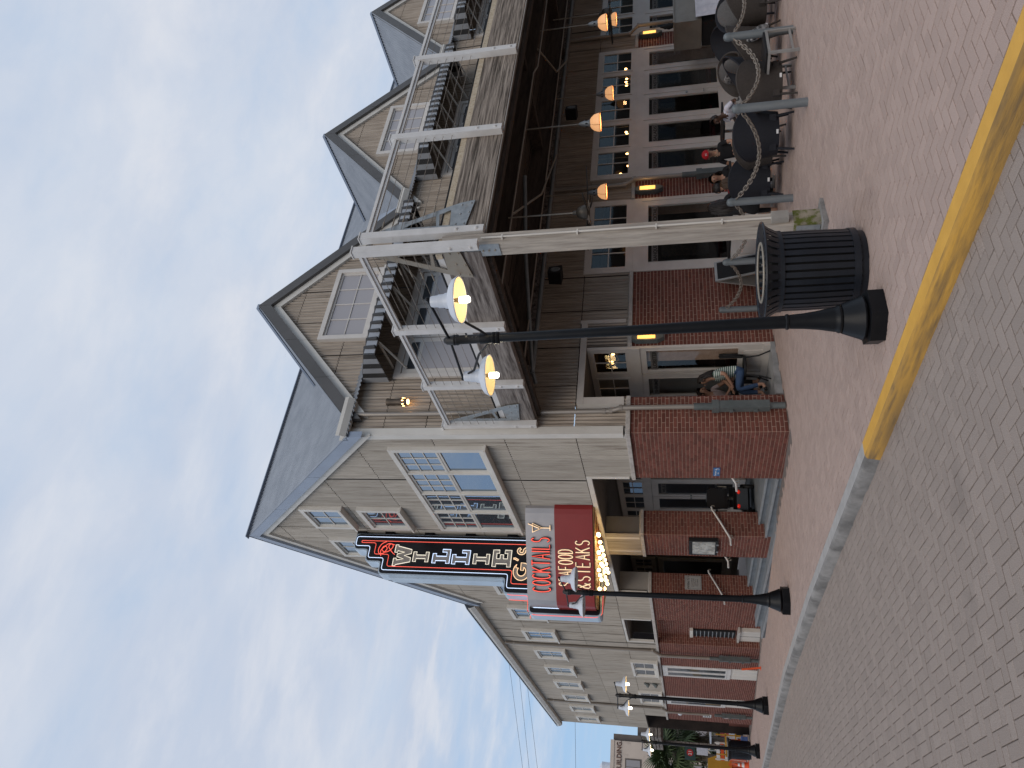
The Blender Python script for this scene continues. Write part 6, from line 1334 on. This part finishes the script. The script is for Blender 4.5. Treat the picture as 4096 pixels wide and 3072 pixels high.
# ================================================================ MOBILITY SCOOTER IN THE ENTRANCE
t = thing('mobility_scooter', (1.25, 5.15, .17), R(62), 'black mobility scooter with red rear lights parked before the entrance doors', 'mobility scooter')
m_sc = mat('scooter_black_plastic', (.012, .012, .013), rough=.3, bump=.02); m_tl = mat('red_tail_light', (.5, .015, .01), rough=.2, bump=0, em=(1, .03, .01), ems=.35)
MB().prism([[(-.55, .16), (-.52, .40), (-.40, .47), (-.10, .46), (.0, .22), (.30, .16), (.42, .22), (.46, .50), (.52, .52), (.58, .30), (.55, .12), (.2, .10), (-.3, .10)]], lambda u, v, q: (u, q, v), -.24, .24).build('chassis', m_sc, t)
for x in (-.38, .42):
    for s in (-1, 1): MB().lathe([(.10, -.04), (.13, -.03), (.13, .03), (.10, .04)], (0, 0, 0), 18, Matrix.Translation((x, s * .27, .13)) @ Matrix.Rotation(R(90), 4, 'X')).build('wheel', m_dark, t)
MB().tube([(-.22, 0, .42), (-.22, 0, .60)], .035, 8).build('seat_post', m_galvr, t); MB().prism([[(-.45, .60), (-.46, .68), (.0, .69), (.04, .62)]], lambda u, v, q: (u, q, v), -.23, .23).build('seat', m_sc, t)
MB().prism([[(-.22, .66), (-.24, .95), (-.18, 1.06), (.18, 1.06), (.24, .95), (.22, .66)]], lambda u, v, q: (-.47 - (v - .66) * .18 + q, u, v), -.05, .05).build('seat_back', m_sc, t)
for s in (-1, 1): MB().bar((-.50, s * .28, .84), (-.12, s * .28, .84), .07, .04).build('armrest', m_sc, t); MB().tube([(-.46, s * .27, .62), (-.46, s * .28, .84)], .014, 6).build('arm_post', m_galvr, t); MB().ball((-.53, s * .16, .36), 1, 10, 6, (.03, .05, .035)).build('tail_light', m_tl, t, smooth=True)
MB().tube([(.50, 0, .5), (.38, 0, 1.0)], .025, 8).build('tiller', m_sc, t); MB().tube([(.36, -.24, 1.0), (.40, -.1, 1.02), (.40, .1, 1.02), (.36, .24, 1.0)], .016, 6).build('handlebar', m_sc, t, smooth=True)
# ring-patterned bench end in the second bay
t = thing('scrollwork_bench', (1.6, 9.4, .17), R(8), 'black iron bench with ring scrollwork behind the middle pier', 'bench')
for k in range(3):
    for j in range(2): c = [(.12 + .0 * k, -.45 + k * .3 + .14 * math.cos(a), .55 + j * .30 - .06 + .14 * math.sin(a)) for a in [2 * math.pi * q / 18 for q in range(18)]]; MB().tube(c, .012, 6, closed=True).build('ring', m_dark, t, smooth=True)
box('seat', (.1, -.65, .36), (.6, .45, .41), m_dark, t)
for x in (.12, .55):
    for y in (-.6, .4): MB().tube([(x, y, 0), (x, y, .37)], .014, 6).build('leg', m_dark, t)
